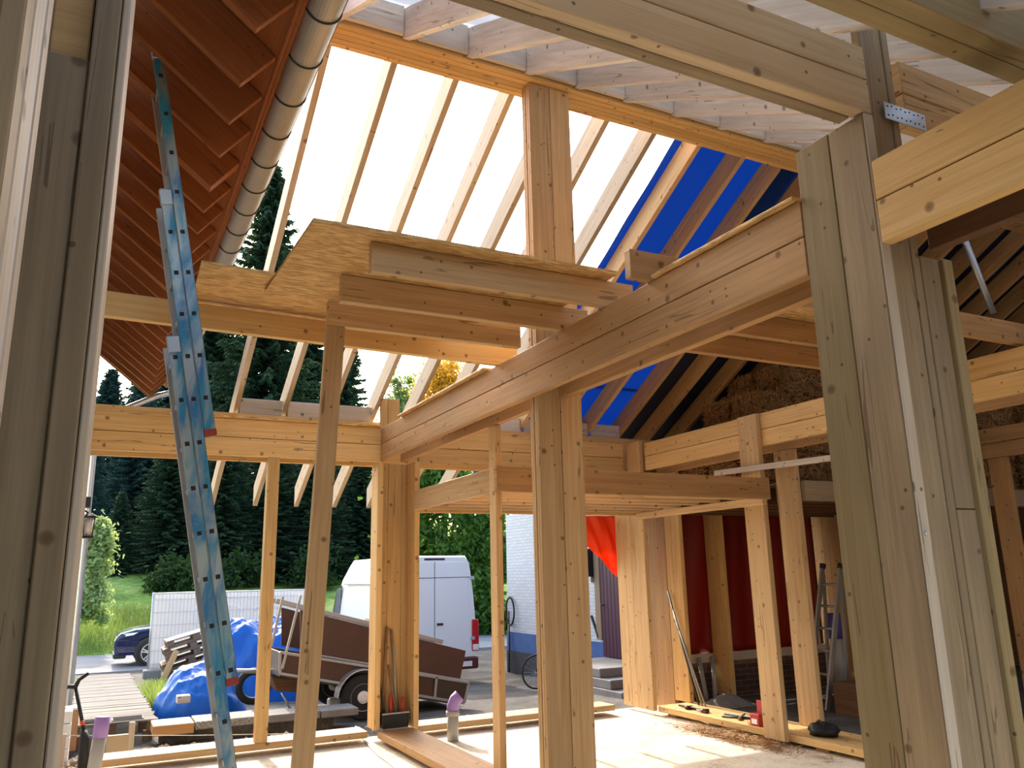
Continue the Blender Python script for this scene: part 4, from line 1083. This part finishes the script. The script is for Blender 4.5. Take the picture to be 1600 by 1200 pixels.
tag(bar('leaning_board', bA, bB, .12, .03, P_, up=(0, -1, 0)), 'pale board leaning against the pallet stack', 'board')

# ------------------------------------------------------------------ site fence with banner
fy = 24.0
fz0 = ground_z(0, fy)
fl_, fr = on_y(240, 925, fy).x, on_y(482, 925, fy).x
fz1 = on_y(300, 926, fy).z
fn_ = thing('site_fence', 'mobile site fence panel covered with a white banner behind the pallets', 'fence', ((fl_ + fr) / 2, fy, fz0))
for x in (fl_, fr): tube('post', [(x, fy, fz0), (x, fy, fz1 + .03)], .022, M['galv'], fn_)
for z in (fz0 + .12, fz1): tube('rail', [(fl_, fy, z), (fr, fy, z)], .02, M['galv'], fn_)
bm = bmesh.new()
n_ = int((fr - fl_) / .09)
for i in range(n_):
    x = fl_ + (i + .5) * (fr - fl_) / n_; bar_into(bm, (x, fy, fz0 + .12), (x, fy, fz1), .012, .012, up=(0, 1, 0))
for i in range(6):
    z = fz0 + .12 + (i + .5) * (fz1 - fz0 - .12) / 6; bar_into(bm, (fl_, fy, z), (fr, fy, z), .012, .012)
finish('wire_mesh', bm, M['galv'], fn_)
def ban(u, v): return (fl_ + .03 + (fr - fl_ - .06) * u, fy + .04 + .012 * sin(u * 40) * sin(v * 5), fz0 + .14 + (fz1 - fz0 - .15) * v)
grid_mesh('banner', 40, 12, ban, M['cloth_white'], fn_, thick=.003)
for px in (318, 362, 408):
    c = on_y(px, 962, fy + .02)
    bm = bmesh.new(); ring_into(bm, (c.x, fy + .016, c.z), (0, 1, 0), .28, .012, 30, 5); finish('printed_ring', bm, M['print_white'], fn_)
tag(box('fence_foot', fl_ - .12, fl_ + .30, fy - .5, fy - .1, ground_z(0, fy) - .02, ground_z(0, fy) + .17, M['concrete'], bev=.02), 'concrete foot block at the left end of the site fence', 'block')

# ------------------------------------------------------------------ car behind the fence
def car():
    cy0, cy1 = 26.2, 28.05; g = -.70
    x0 = on_y(176, 1020, 26.2).x
    t = thing('car', 'dark blue car nose parked on the road behind the site fence', 'car', (x0 + 2.3, 27.1, g))
    prof = [(0.06, .30), (0.0, .55), (0.03, .78), (.16, .92), (.55, 1.02), (1.25, 1.09), (1.45, 1.13), (2.15, 1.58), (2.6, 1.66), (3.7, 1.62), (4.45, 1.25), (4.68, 1.02), (4.72, .45), (4.6, .30)]
    bm = bmesh.new(); prism_into(bm, [(x0 + a, cy0, g + b) for a, b in prof], (0, cy1 - cy0, 0), .09)
    for v in bm.verts:
        if v.co.z > g + 1.1: v.co.y = 27.12 + (v.co.y - 27.12) * (1 - .22 * (v.co.z - g - 1.1) / .5)
        k = (v.co.x - x0)
        if k < .7: v.co.y = 27.12 + (v.co.y - 27.12) * (1 - .16 * (1 - k / .7))
    finish('body', bm, M['car_blue'], t, smooth=False)
    for xw in (.98, 3.75):
        for yy, s in ((cy0 + .02, -1), (cy1 - .02, 1)):
            bm = bmesh.new(); lathe_into(bm, (x0 + xw, yy - s * .02, g + .36), (0, s, 0), [(.43, -.01), (.43, .025), (.40, .03)], 28); finish('wheel_arch', bm, M['van_dark'], t)
            bm = bmesh.new(); lathe_into(bm, (x0 + xw, yy - s * .16, g + .355), (0, s, 0), [(.25, 0), (.35, .01), (.355, .05), (.355, .17), (.33, .21), (.25, .22)], 28); w = finish('wheel', bm, M['rubber'], t, smooth=False)
            bm = bmesh.new()
            for k in range(5):
                a = 2 * pi * k / 5 + .3
                for da in (-.16, .16):
                    bar_into(bm, (x0 + xw, yy + s * .065, g + .355), (x0 + xw + .25 * cos(a + da), yy + s * .065, g + .355 + .25 * sin(a + da)), .03, .03, up=(0, 1, 0))
            ring_into(bm, (x0 + xw, yy + s * .06, g + .355), (0, 1, 0), .25, .014, 28, 6)
            finish('rim', bm, M['galv'], w)
    box('bumper', x0 + .02, x0 + .35, cy0 + .16, cy1 - .16, g + .22, g + .36, M['van_dark'], t, .03)
    hl = [(x0 + .13, cy0 + .16, g + .80), (x0 + .50, cy0 + .03, g + .86), (x0 + .62, cy0 + .0, g + .93), (x0 + .25, cy0 + .13, g + .90)]
    prism('headlamp', hl, (0, -.02, 0), M['lamp_clear'], t)
    box('sill', x0 + 1.4, x0 + 3.3, cy0 - .015, cy0 + .02, g + .28, g + .42, M['van_dark'], t, .01)
    prism('side_window', [(x0 + 1.62, cy0 + .055, g + 1.16), (x0 + 4.1, cy0 + .055, g + 1.2), (x0 + 3.6, cy0 + .14, g + 1.55), (x0 + 2.25, cy0 + .14, g + 1.52)], (0, -.02, .0), M['glass_dark'], t)
    return t
car()

# ------------------------------------------------------------------ van
def van():
    y0, y1 = 17.7, 23.6; g = ground_z(0, 18)
    xr = on_y(744, 1010, y0).x; xl = xr - 2.04; zt_ = on_y(722, 868, y0).z
    t = thing('van', 'white high-roof panel van parked rear-on behind the trailer', 'van', ((xl + xr) / 2, 20.5, g))
    bm = bmesh.new()
    zb_ = g + .42; H = zt_ - zb_
    rows = []
    for y in (y0, y0 + .08, 21.6, 22.3, 23.3, 23.6):
        top = zt_ if y < 21.9 else zt_ - (y - 21.9) * .95 if y < 22.8 else zt_ - 1.35 - (y - 22.8) * .4
        ins = .03 if y == y0 else 0
        pr_ = [(xl + ins, zb_), (xl - .02 + ins, zb_ + H * .35), (xl + .03 + ins, zb_ + (top - zb_) * .62), (xl + .13 + ins, zb_ + (top - zb_) * .93), (xl + .24 + ins, top - ins),
               (xr - .24 - ins, top - ins), (xr - .13 - ins, zb_ + (top - zb_) * .93), (xr - .03 - ins, zb_ + (top - zb_) * .62), (xr + .02 - ins, zb_ + H * .35), (xr - ins, zb_)]
        rows.append([bm.verts.new((a, y, b)) for a, b in pr_])
    n = 10
    for a, b in zip(rows, rows[1:]):
        for k in range(n): bm.faces.new((a[k], a[(k + 1) % n], b[(k + 1) % n], b[k]))
    bm.faces.new(rows[0]); bm.faces.new(rows[-1][::-1])
    finish('body', bm, M['van_white'], t)
    xm = (xl + xr) / 2
    for nm, xa, xb in (('rear_door', xl + .12, xm - .008), ('rear_door', xm + .008, xr - .12)):
        top_in = .16
        pts = [(xa, y0 - .012, zb_ + .12), (xb, y0 - .012, zb_ + .12), (xb, y0 - .012, zt_ - .14), (xa, y0 - .012, zt_ - .14)]
        if xa < xm - .5: pts[3] = (xa + .10, y0 - .012, zt_ - .14)
        else: pts[2] = (xb - .10, y0 - .012, zt_ - .14)
        dobj = prism(nm, pts, (0, .03, 0), M['van_white'], t, bev=.008)
    box('door_gap', xm - .008, xm + .008, y0 - .004, y0 + .01, zb_ + .12, zt_ - .14, M['seam'], t, 0)
    box('door_crease', xm - .9, xm + .9, y0 - .0145, y0 - .01, zt_ - .50, zt_ - .485, M['seam'], t, 0)
    for z in (zb_ + .5, zt_ - .55): box('hinge', xr - .14, xr - .04, y0 - .03, y0 + .02, z, z + .07, M['galv'], t, .005)
    box('door_handle', xm + .05, xm + .2, y0 - .035, y0 - .01, zb_ + .85, zb_ + .90, M['van_dark'], t, .005)
    box('brake_light', xm - .25, xm + .25, y0 - .01, y0 + .06, zt_ - .10, zt_ - .055, M['van_dark'], t, .005)
    for xa, s in ((xr - .02, 1), (xl + .02, -1)):
        box('tail_lamp', xa - .09, xa + .09, y0 - .02, y0 + .1, zb_ + .25, zb_ + .95, M['lamp_red'], t, .02)
        box('reversing_lamp', xa - .07, xa + .07, y0 - .026, y0 - .015, zb_ + .27, zb_ + .40, M['lamp_clear'], t, .004)
    box('bumper', xl - .02, xr + .02, y0 - .10, y0 + .25, g + .30, g + .56, M['bumper'], t, .03)
    box('number_plate', xm + .35, xm + .87, y0 - .112, y0 - .10, g + .36, g + .47, M['lamp_clear'], t, .003)
    prism('cab_window', [(xl - .012, 22.0, zb_ + .95), (xl - .012, 22.9, zb_ + .75), (xl + .02, 22.45, zt_ - .75), (xl + .02, 22.0, zt_ - .65)], (.03, 0, 0), M['glass_dark'], t)
    for yl in (zb_ + .62, zt_ - .62): box('side_crease', xl - .024, xl + .05, y0 + .2, 21.6, yl, yl + .012, M['seam'], t, 0)
    for xa in (xl + .13, xr - .13):
        for yy in (18.9, 22.5):
            bm = bmesh.new(); lathe_into(bm, (xa - .11, yy, g + .35), (1, 0, 0), [(.22, 0), (.33, .01), (.35, .04), (.35, .18), (.33, .21), (.22, .22)], 26); finish('wheel', bm, M['rubber'], t)
van()

# ------------------------------------------------------------------ trailer
def trailer():
    y0, y1 = 13.0, 14.55; g = ground_z(0, 13.1)
    q = lambda px, py: on_y(px, py, y0)
    A, B, C, D = q(437, 1019), q(731, 1066), q(724, 1098), q(437, 1052)
    t = thing('trailer', 'tilted box trailer with brown panels and a tipped tailgate in the yard', 'trailer', ((A.x + B.x) / 2, (y0 + y1) / 2, g))
    D_ = Vector((0, y1 - y0, 0)); th = Vector((0, .03, 0))
    for nm, off in (('side_panel', Vector()), ('side_panel', D_ - th)):
        prism(nm, [A + off, B.lerp(A, .17) + off, C.lerp(D, .17) + off, D + off], th, M['ply_brown'], t)
    E1, E2, E3, E4 = q(470, 953), q(729, 1017), q(720, 1062), q(470, 1019)
    for off in (Vector((0, .03, 0)), D_ - th * 2):
        prism('extension_panel', [E1 + off, E2 + off, E3 + off, E4 + off], th, M['ply_brown'], t)
    prism('end_panel', [A + Vector((0, .03, .0)), A + Vector((.03, .03, 0)), D + Vector((.03, .03, 0)), D + Vector((0, .03, 0))], D_ - th * 2, M['ply_brown'], t)
    prism('bed', [D, C.lerp(D, .02), C.lerp(D, .02) + Vector((0, 0, -.05)), D + Vector((0, 0, -.05))], D_, M['ply_dark'], t)
    T1, T2, T3, T4 = q(682, 1057), q(731, 1066), q(724, 1098), q(678, 1089)
    prism('tailgate', [p - th for p in (T1, T2, T3, T4)], th, M['ply_dark'], t)
    for a, b in ((A, B), (D, C), (A, D), (q(681, 1057), q(678, 1089)), (B, C)):
        bar('frame_rail', a - Vector((0, .035, 0)), b - Vector((0, .035, 0)), .03, .04, M['tube_grey'], t, up=(0, 0, 1) if abs((b - a).z) < abs((b - a).x) else (1, 0, 0))
    bar('frame_rail', E4 - Vector((0, .005, 0)), E3 - Vector((0, .005, 0)), .02, .025, M['tube_grey'], t)
    wc = q(562, 1092)
    for yy in (y0 - .20, y1 + .02):
        bm = bmesh.new(); lathe_into(bm, (wc.x, yy, g + .335), (0, 1, 0), [(.19, 0), (.31, .0), (.335, .03), (.335, .14), (.31, .17), (.19, .17)], 30); w = finish('wheel', bm, M['rubber'], t)
        bm = bmesh.new(); lathe_into(bm, (wc.x, yy - .004, g + .335), (0, 1, 0), [(.05, -.02), (.09, -.01), (.10, .02), (.17, .03), (.20, .0), (.20, .1)], 26); finish('rim', bm, M['lamp_clear'], w)
        bm = bmesh.new()
        r0, r1 = .40, .41; prev = None
        for k in range(17):
            a = pi * (.02 + .96 * k / 16); ring = [bm.verts.new((wc.x + rr * cos(a), yyy, g + .335 + rr * sin(a))) for rr, yyy in ((r0, yy - .03), (r1, yy - .03), (r1, yy + .2), (r0, yy + .2))]
            if prev:
                for j in range(4): bm.faces.new((prev[j], prev[(j + 1) % 4], ring[(j + 1) % 4], ring[j]))
            prev = ring
        finish('mudguard', bm, M['galv'], t)
    tube('axle', [(wc.x, y0 - .1, g + .335), (wc.x, y1 + .1, g + .335)], .035, M['zinc_dark'], t)
    bar('axle_hanger', (wc.x, (y0 + y1) / 2, g + .335), (wc.x, (y0 + y1) / 2, D.lerp(C, .42).z - .04), .12, 1.3, M['zinc_dark'], t, up=(0, 1, 0))
    tube('drawbar', [D + Vector((.3, .75, -.06)), D + Vector((-.75, .75, .02)), D + Vector((-.95, .75, .0))], .035, M['galv'], t)
    k = q(474, 1036)
    bm = bmesh.new(); lathe_into(bm, k - Vector((0, .045, 0)), (0, 1, 0), [(.05, 0), (.06, .01)], 16); finish('reflector', bm, M['leaf_yellow'], t)
    # stuff on top
    return E1, E2, y0, y1
E1, E2, ty0, ty1 = trailer()
def on_top(f, dy=0): 
    p = E1.lerp(E2, f); return Vector((p.x, ty0 + .10 + dy, p.z))
sl = thing('aluminium_ladder', 'short aluminium ladder lying across the top of the trailer', 'ladder', on_top(.4, .3))
for dy in (.0, .35):
    bar('rail', on_top(-.13, dy) + Vector((0, 0, .05)), on_top(.86, dy) + Vector((0, 0, .05)), .03, .07, M['tube_grey'], sl)
for k in range(9): bar('rung', on_top(-.1 + k * .115, .0) + Vector((0, 0, .05)), on_top(-.1 + k * .115, .35) + Vector((0, 0, .05)), .03, .03, M['tube_grey'], sl)
tag(box('timber_offcut', on_top(.42).x, on_top(.62).x, ty0 + .1, ty0 + .5, on_top(.42).z + .06, on_top(.42).z + .14, PP), 'pale timber offcut on the trailer ladder', 'offcut')
# leaning frame poles on the left end of the trailer
for i, (a, b) in enumerate((((441, 1045), (470, 930)), ((424, 1010), (442, 932)))):
    tag(bar('leaning_pole', on_y(*a, 12.9), on_y(*b, 12.9), .035, .035, M['tube_grey'], up=(0, 1, 0)), '%s grey pole leaning at the front of the trailer' % ('right' if i == 0 else 'left'), 'pole', 'poles leaning at the trailer front')
wbw = thing('wheelbarrow', 'upturned brown wheelbarrow by the front of the trailer', 'wheelbarrow', tuple(on_z(445, 1105, ground_z(0, 13.5))))
a = on_y(424, 1058, 13.8); b = on_y(478, 1062, 13.8)
prism('tray', [a, b, on_y(470, 1082, 13.8), on_y(432, 1080, 13.8)], (0, .6, 0), M['barn'], wbw, .02)
for dy in (0, .5):
    f0 = on_y(440, 1082, 13.8 + dy); f1 = on_y(452, 1106, 13.8 + dy); f2 = on_y(462, 1106, 13.8 + dy); f3 = on_y(470, 1080, 13.8 + dy)
    tube('leg_frame', [f0, f1, f2, f3], .018, M['galv'], wbw)
jc = on_z(522, 1112, ground_z(0, 13.4))
jg = thing('jerrycan', 'white plastic can on the ground beside the trailer wheel', 'can', tuple(jc))
box('body', jc.x - .11, jc.x + .11, jc.y - .08, jc.y + .08, jc.z, jc.z + .22, M['lamp_clear'], jg, .025)
bm = bmesh.new(); lathe_into(bm, (jc.x + .05, jc.y, jc.z + .21), (0, 0, 1), [(.025, 0), (.025, .05)], 10); finish('cap', bm, M['black'], jg)
tag(tube('spare_tyre', [on_y(396, 1074, 14.3) + Vector((.23 * cos(2 * pi * k / 20), .0, .02 + .23 * sin(2 * pi * k / 20))) for k in range(21)], .06, M['rubber']), 'dark tyre leaning by the blue heap right of the ladder', 'tyre')

# ------------------------------------------------------------------ white brick house on the right (its wall runs along y)
WX = 9.35
wy1 = on_x(792, 900, WX).y
zp = on_x(798, 987, WX).z; zq = on_x(798, 1016, WX).z
tag(box('brick_house_wall', WX, WX + 6, 11.25, wy1, zp, 3.1, M['brick_white'], bev=0), kind='structure')
tag(box('brick_house_plinth', WX - .02, WX + 6, 11.25, wy1 + .02, zq, zp, M['blue_plinth'], bev=0), kind='structure')
tag(box('brick_house_base', WX - .03, WX + 6, 11.25, wy1 + .03, -1.0, zq, M['dark_plinth'], bev=0), kind='structure')
dy1 = on_x(944, 950, WX).y; dy0 = dy1 - 1.15
dz0 = on_x(946, 1026, WX).z
dr = thing('door_1', None, None, (WX - .05, (dy0 + dy1) / 2, dz0)); tag(dr, kind='structure')
box('door_frame', WX - .09, WX - .035, dy1, dy1 + .20, dz0 + .33, dz0 + 2.25, M['frame_tan'], dr); box('door_frame', WX - .09, WX - .035, dy0 - .15, dy0, dz0, dz0 + 2.25, M['frame_tan'], dr)
box('lintel', WX - .09, WX - .035, dy0 - .15, dy1 + .20, dz0 + 2.252, dz0 + 2.4, M['frame_tan'], dr)
bm = bmesh.new()
for k in range(9): box_into(bm, WX - .075, WX - .036, dy0 + k * .1275 + .003, dy0 + k * .1275 + .1245, dz0 + .01, dz0 + 2.25, .008)
finish('door_leaf', bm, M['purple_door'], dr)
box('door_handle', WX - .13, WX - .075, dy1 - .12, dy1 - .08, dz0 + 1.0, dz0 + 1.03, M['black'], dr)
st = thing('stone_steps', 'grey stone steps up to the plum door', 'steps', (WX - .7, dy0 + .2, -.75))
gz_ = ground_z(0, dy0)
hz = (dz0 - gz_) / 3
for i in range(3):
    box('step', WX - 1.25 - (2 - i) * .02, WX - .035, dy0 - .55 - (2 - i) * .36, dy1 + .02, gz_ - .03 if i == 0 else gz_ + i * hz + .001, gz_ + (i + 1) * hz, M['concrete'], st, .015)
hp = on_x(933, 966, WX - .12)
tag(bar('hand_rail', tuple(on_x(924, 962, WX - .08)), tuple(on_x(935, 995, WX - .08)), .04, .05, M['black']), 'short black handrail on the white wall left of the plum door', 'rail')
wl = thing('black_wall_box', 'upright black box on the white wall above the handrail', 'lamp', tuple(on_x(926, 910, WX)))
la, lb = on_x(926, 850, WX), on_x(926, 910, WX)
box('bracket', WX - .05, WX - .001, la.y - .06, la.y + .06, lb.z, la.z, M['black'], wl); box('box_body', WX - .22, WX - .05, la.y - .09, la.y + .09, lb.z + .12, la.z - .1, M['black'], wl, .02)  # plain black boxes set against the wall
hc = on_x(797, 955, WX - .06)
hl = thing('hose_loop', 'black hose hanging at the far corner of the white brick wall', 'hose', tuple(hc))
bm = bmesh.new(); ring_into(bm, hc, (1, 0, 0), .22, .022, 24, 6)
for v in bm.verts: v.co.z = hc.z + (v.co.z - hc.z) * 1.5
finish('coil', bm, M['rubber'], hl); tube('tail', [(hc.x, hc.y + .08, hc.z), (hc.x, hc.y + .06, hc.z - .8), (hc.x - .06, hc.y, ground_z(0, hc.y) + .02)], .02, M['rubber'], hl)
# bicycle in front of it
def bike(cx, cy, label):
    g = ground_z(0, cy); r = .33
    t = thing('bicycle', label, 'bicycle', (cx + .5, cy, g))
    for wx in (cx, cx + 1.05):
        bm = bmesh.new(); ring_into(bm, (wx, cy, g + r), (0, 1, 0), r - .02, .018, 36, 7); w = finish('wheel', bm, M['rubber'], t, smooth=True)
        bm = bmesh.new()
        for k in range(16): a = 2 * pi * k / 16; tube_into(bm, [(wx, cy, g + r), (wx + (r - .03) * cos(a), cy, g + r + (r - .03) * sin(a))], .002, 4)
        finish('spokes', bm, M['galv'], w)
    h, bb, se, re = (cx + .18, g + .82), (cx + .62, g + .30), (cx + .50, g + .86), (cx + 1.05, g + r)
    P3 = lambda p: (p[0], cy, p[1])
    bm = bmesh.new()
    for a, b in ((h, bb), (h, (se[0] + .02, se[1] - .1)), (bb, se), (bb, re), ((se[0] + .03, se[1] - .15), re), (h, (cx, g + r))): tube_into(bm, [P3(a), P3(b)], .017, 8)
    finish('frame', bm, M['zinc_dark'], t, smooth=True)
    tube('handlebar', [(h[0] + .02, cy - .28, h[1] + .14), (h[0], cy, h[1] + .12), (h[0] + .02, cy + .28, h[1] + .14)], .014, M['black'], t)
    tube('stem', [P3(h), (h[0], cy, h[1] + .12)], .014, M['black'], t)
    bm = bmesh.new(); box_into(bm, se[0] - .13, se[0] + .13, cy - .07, cy + .07, se[1], se[1] + .05, .02); finish('saddle', bm, M['black'], t)
bc = on_y(838, 1048, 14.75)
bike(bc.x, 14.75, 'dark bicycle parked behind the centre post')
sw = thing('step_stool', 'white folding step stool beside the light corner post outside', 'stool', tuple(on_z(980, 1088, -.6)))
for a, b in (((966, 1090), (977, 1034)), ((994, 1090), (982, 1034))):
    tube('leg', [on_y(*a, 14.6), on_y(*b, 14.6)], .014, M['styro'], sw)
bar('tread', on_y(970, 1062, 14.5), on_y(990, 1062, 14.5), .25, .03, M['styro'], sw)

# ------------------------------------------------------------------ trees and bushes
def quads_to(name, C, D, Sd, mat, loc, parent=None):
    """one quad per row: centre C, half-length D, half-width Sd"""
    V = np.empty((len(C) * 4, 3), np.float32)
    V[0::4] = C - D - Sd; V[1::4] = C + D - Sd * .6; V[2::4] = C + D + Sd * .6; V[3::4] = C - D + Sd
    return fast_mesh(name, V, np.arange(len(C) * 4).reshape(-1, 4), mat, loc, parent)
def spruce_mesh(seed, h=34.0, r=6.4, mat='spruce'):
    g = np.random.RandomState(seed); Cs = []; Ds = []; Ss = []
    z = .6
    while z < h - .4:
        t = z / h; L = r * (1 - t) ** .72 * g.uniform(.85, 1.12) + .25
        nb = int(6 + 4 * (1 - t))
        a0 = g.uniform(0, 2 * pi)
        for b in range(nb):
            a = a0 + 2 * pi * b / nb + g.uniform(-.25, .25); l = L * g.uniform(.72, 1.12)
            n = max(5, int(l * 13)); s = np.linspace(.12, 1, n)
            droop = -.10 * l * s - .30 * l * s ** 2 * (1 - t) + .16 * l * s ** 4
            c = np.stack([cos(a) * l * s, sin(a) * l * s, z + droop], 1)
            for side in (-1, 1, -.45, .45):
                k = g.uniform(.5, 1.25, (n, 1)) * (.22 + .30 * (1 - s[:, None]))
                d = np.stack([np.full(n, cos(a + side * .95)), np.full(n, sin(a + side * .95)), g.uniform(-.95, -.25, n)], 1)
                d = d / np.linalg.norm(d, axis=1, keepdims=True) * k
                sd = np.cross(d, g.normal(size=(n, 3))); sd = sd / (np.linalg.norm(sd, axis=1, keepdims=True) + 1e-6) * g.uniform(.045, .085, (n, 1))
                Cs.append(c + d * .7 + g.normal(scale=.06, size=(n, 3))); Ds.append(d); Ss.append(sd)
        z += .42 + .20 * (1 - t)
    C = np.concatenate(Cs); D = np.concatenate(Ds); Sd = np.concatenate(Ss)
    o = quads_to('foliage', C, D, Sd, M[mat], (0, 0, 0)); me = o.data; bpy.data.objects.remove(o)
    return me
sp_me = [spruce_mesh(s) for s in (11, 12, 13)]
bm = bmesh.new(); tube_into(bm, [(0, 0, -1.5), (0, 0, 10), (0, 0, 33)], [.42, .30, .05], 8)
trunk_me = bpy.data.meshes.new('trunk'); bm.to_mesh(trunk_me); bm.free(); trunk_me.materials.append(M['bark'])
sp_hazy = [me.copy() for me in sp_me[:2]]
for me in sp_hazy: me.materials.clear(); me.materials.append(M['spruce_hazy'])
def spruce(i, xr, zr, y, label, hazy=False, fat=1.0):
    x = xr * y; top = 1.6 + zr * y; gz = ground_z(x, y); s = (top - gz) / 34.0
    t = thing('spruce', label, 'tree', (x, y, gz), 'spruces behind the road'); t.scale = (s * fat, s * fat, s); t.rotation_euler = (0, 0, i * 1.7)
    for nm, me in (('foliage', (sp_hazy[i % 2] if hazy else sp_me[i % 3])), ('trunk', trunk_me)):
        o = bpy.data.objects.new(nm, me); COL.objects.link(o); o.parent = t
SP = [(.164, .535, 60, 'tallest dark spruce seen above the left end of the strand board', 0, .95),
      (.105, .43, 66, 'dark spruce behind the blue ladder, left of the tallest one', 0, .9),
      (.030, .265, 58, 'bluish spruce peeping below the old house eave tip', 1, 1.1),
      (.262, .36, 62, 'dark spruce seen right of the leaning prop with drooping boughs', 0, .95),
      (.215, .42, 70, 'dark spruce between the tallest one and the leaning prop', 0, .9),
      (-.02, .19, 52, 'hazy blue spruce at the far left beside the old house wall', 1, 1.1),
      (.07, .20, 48, 'low dark spruce under the left header, behind the ladder foot', 0, 1.5),
      (.125, .19, 47, 'low dark spruce under the left header, right of the ladder', 0, 1.5),
      (.18, .20, 47.5, 'low dark spruce behind the slim far stud', 0, 1.5),
      (.235, .19, 47, 'low dark spruce behind the leaning prop', 0, 1.5),
      (.29, .17, 48, 'low dark spruce left of the corner post', 0, 1.4),
      (.018, .10, 47, 'small dark spruce at the top of the grass slope', 0, 1.5),
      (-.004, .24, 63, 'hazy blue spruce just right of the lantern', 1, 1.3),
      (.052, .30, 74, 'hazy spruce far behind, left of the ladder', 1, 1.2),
      (.35, .15, 56, 'distant dark spruce behind the van roof', 0, 1.4)]
for i, (xr, zr, y, lab, hz_, fat) in enumerate(SP): spruce(i, xr, zr, y, lab, bool(hz_), fat)
def leafy(name, xr, y, zr0, zr1, wr, n, size, mat, label, seed, clumps=30, trunk=True, cat='tree', group=None):
    g = np.random.RandomState(seed)
    x = xr * y; z0 = 1.6 + zr0 * y; z1 = 1.6 + zr1 * y; w = wr * y; gz = ground_z(x, y)
    cc = np.stack([x + g.uniform(-1, 1, clumps) * w * .7, y + g.uniform(-1, 1, clumps) * w * .7, z0 + (z1 - z0) * g.uniform(.12, .9, clumps)], 1)
    sh = 1 - .75 * ((cc[:, 2] - z0) / (z1 - z0)) ** 2
    cc[:, 0] = x + (cc[:, 0] - x) * sh; cc[:, 1] = y + (cc[:, 1] - y) * sh
    cr = g.uniform(.25, .55, clumps) * min(w, (z1 - z0) * .55)
    k = g.randint(0, clumps, n); d = g.normal(size=(n, 3)); d /= np.linalg.norm(d, axis=1, keepdims=True)
    C = cc[k] + d * (cr[k] * np.abs(g.normal(size=n)) * .75)[:, None]
    D = g.normal(size=(n, 3)); D = D / np.linalg.norm(D, axis=1, keepdims=True) * (size * g.uniform(.6, 1.3, n))[:, None]
    Sd = np.cross(D, g.normal(size=(n, 3))); Sd = Sd / (np.linalg.norm(Sd, axis=1, keepdims=True) + 1e-6) * (size * .7 * g.uniform(.6, 1.2, n))[:, None]
    C[:, 2] = np.maximum(C[:, 2], gz + size)
    t = thing(name, label, cat, (x, y, gz), group)
    quads_to('foliage', C, D, Sd, M[mat], (x, y, gz), t)
    if trunk:
        bm = bmesh.new(); tube_into(bm, [(x, y, gz - .3), (x + .1, y, (z0 + gz) / 2 + .5), (x, y, z0 + (z1 - z0) * .55)], [w * .07 + .08, w * .05 + .06, .05], 8)
        for j in range(min(6, clumps)): tube_into(bm, [(x, y, z0 + (z1 - z0) * .15), tuple(cc[j])], [w * .03 + .03, .02], 6)
        finish('trunk', bm, M['bark'], t)
leafy('broadleaf_tree', .40, 33, -.10, .19, .075, 16000, .12, 'leaf_green', 'green broadleaf tree behind the van', 5, 46)
leafy('broadleaf_tree', .468, 31, -.12, .16, .045, 14000, .11, 'leaf_green', 'dark green tree between the van and the white brick wall', 15, 40)
leafy('broadleaf_tree', .335, 50, -.03, .085, .06, 8000, .14, 'leaf_light', 'pale green tree on the slope behind the van roof', 6, 24)
leafy('autumn_tree', .402, 46, .10, .315, .05, 11000, .10, 'leaf_yellow', 'yellow autumn tree seen between rafters above the corner post', 7, 40)
leafy('birch_tree', .342, 54, .08, .275, .036, 9000, .10, 'leaf_light', 'pale green slender tree left of the yellow autumn tree', 8, 36)
leafy('pale_shrub', -.004, 34, -.055, .082, .021, 12000, .07, 'leaf_light', 'sunlit pale shrub on the grass slope beside the old house corner', 9, 50, trunk=False, cat='shrub')
for i, (xr, y, z0, z1, w, lab) in enumerate(((.075, 43, -.02, .03, .03, 'dark bush at the forest edge above the site fence, left'), (.15, 44, -.02, .03, .04, 'dark bush at the forest edge above the site fence, middle'),
        (.235, 44, -.02, .035, .035, 'dark bush at the forest edge left of the van'))):
    leafy('bush', xr, y, z0, z1, w, 5000, .10, 'leaf_dark', lab, 20 + i, 14, trunk=False, cat='bush', group='bushes at the forest edge')
def tuft_patch(name, pts, n, hmax, label, seed):
    g = np.random.RandomState(seed); V = []; Fq = []
    for i in range(n):
        x0, x1, y0, y1 = pts; x, y = g.uniform(x0, x1), g.uniform(y0, y1); h = hmax * g.uniform(.3, 1); a = g.uniform(0, 2 * pi)
        b = np.array([x, y, ground_z(x, y) - .01]); s = np.array([cos(a), sin(a), 0]) * .012; tpt = b + np.array([g.normal() * h * .35, g.normal() * h * .35, h])
        k = len(V); V += [b - s, b + s, tpt + s * .3, tpt - s * .3]; Fq.append((k, k + 1, k + 2, k + 3))
    tag(fast_mesh(name, V, Fq, M['weed'], ((pts[0] + pts[1]) / 2, (pts[2] + pts[3]) / 2, -.6)), label, 'weeds', kind='stuff')
tuft_patch('weeds', (1.12, 1.5, 16.2, 19.0), 2600, .5, 'weeds growing along the right side of the walkway', 31)
tuft_patch('weeds', (-.75, -.42, 14.5, 22.5), 1800, .40, 'weeds growing along the left side of the walkway', 32)
tuft_patch('grass_tufts', (-3, 7, 31.6, 39), 9000, .55, 'long grass on the sunlit slope behind the road', 33)
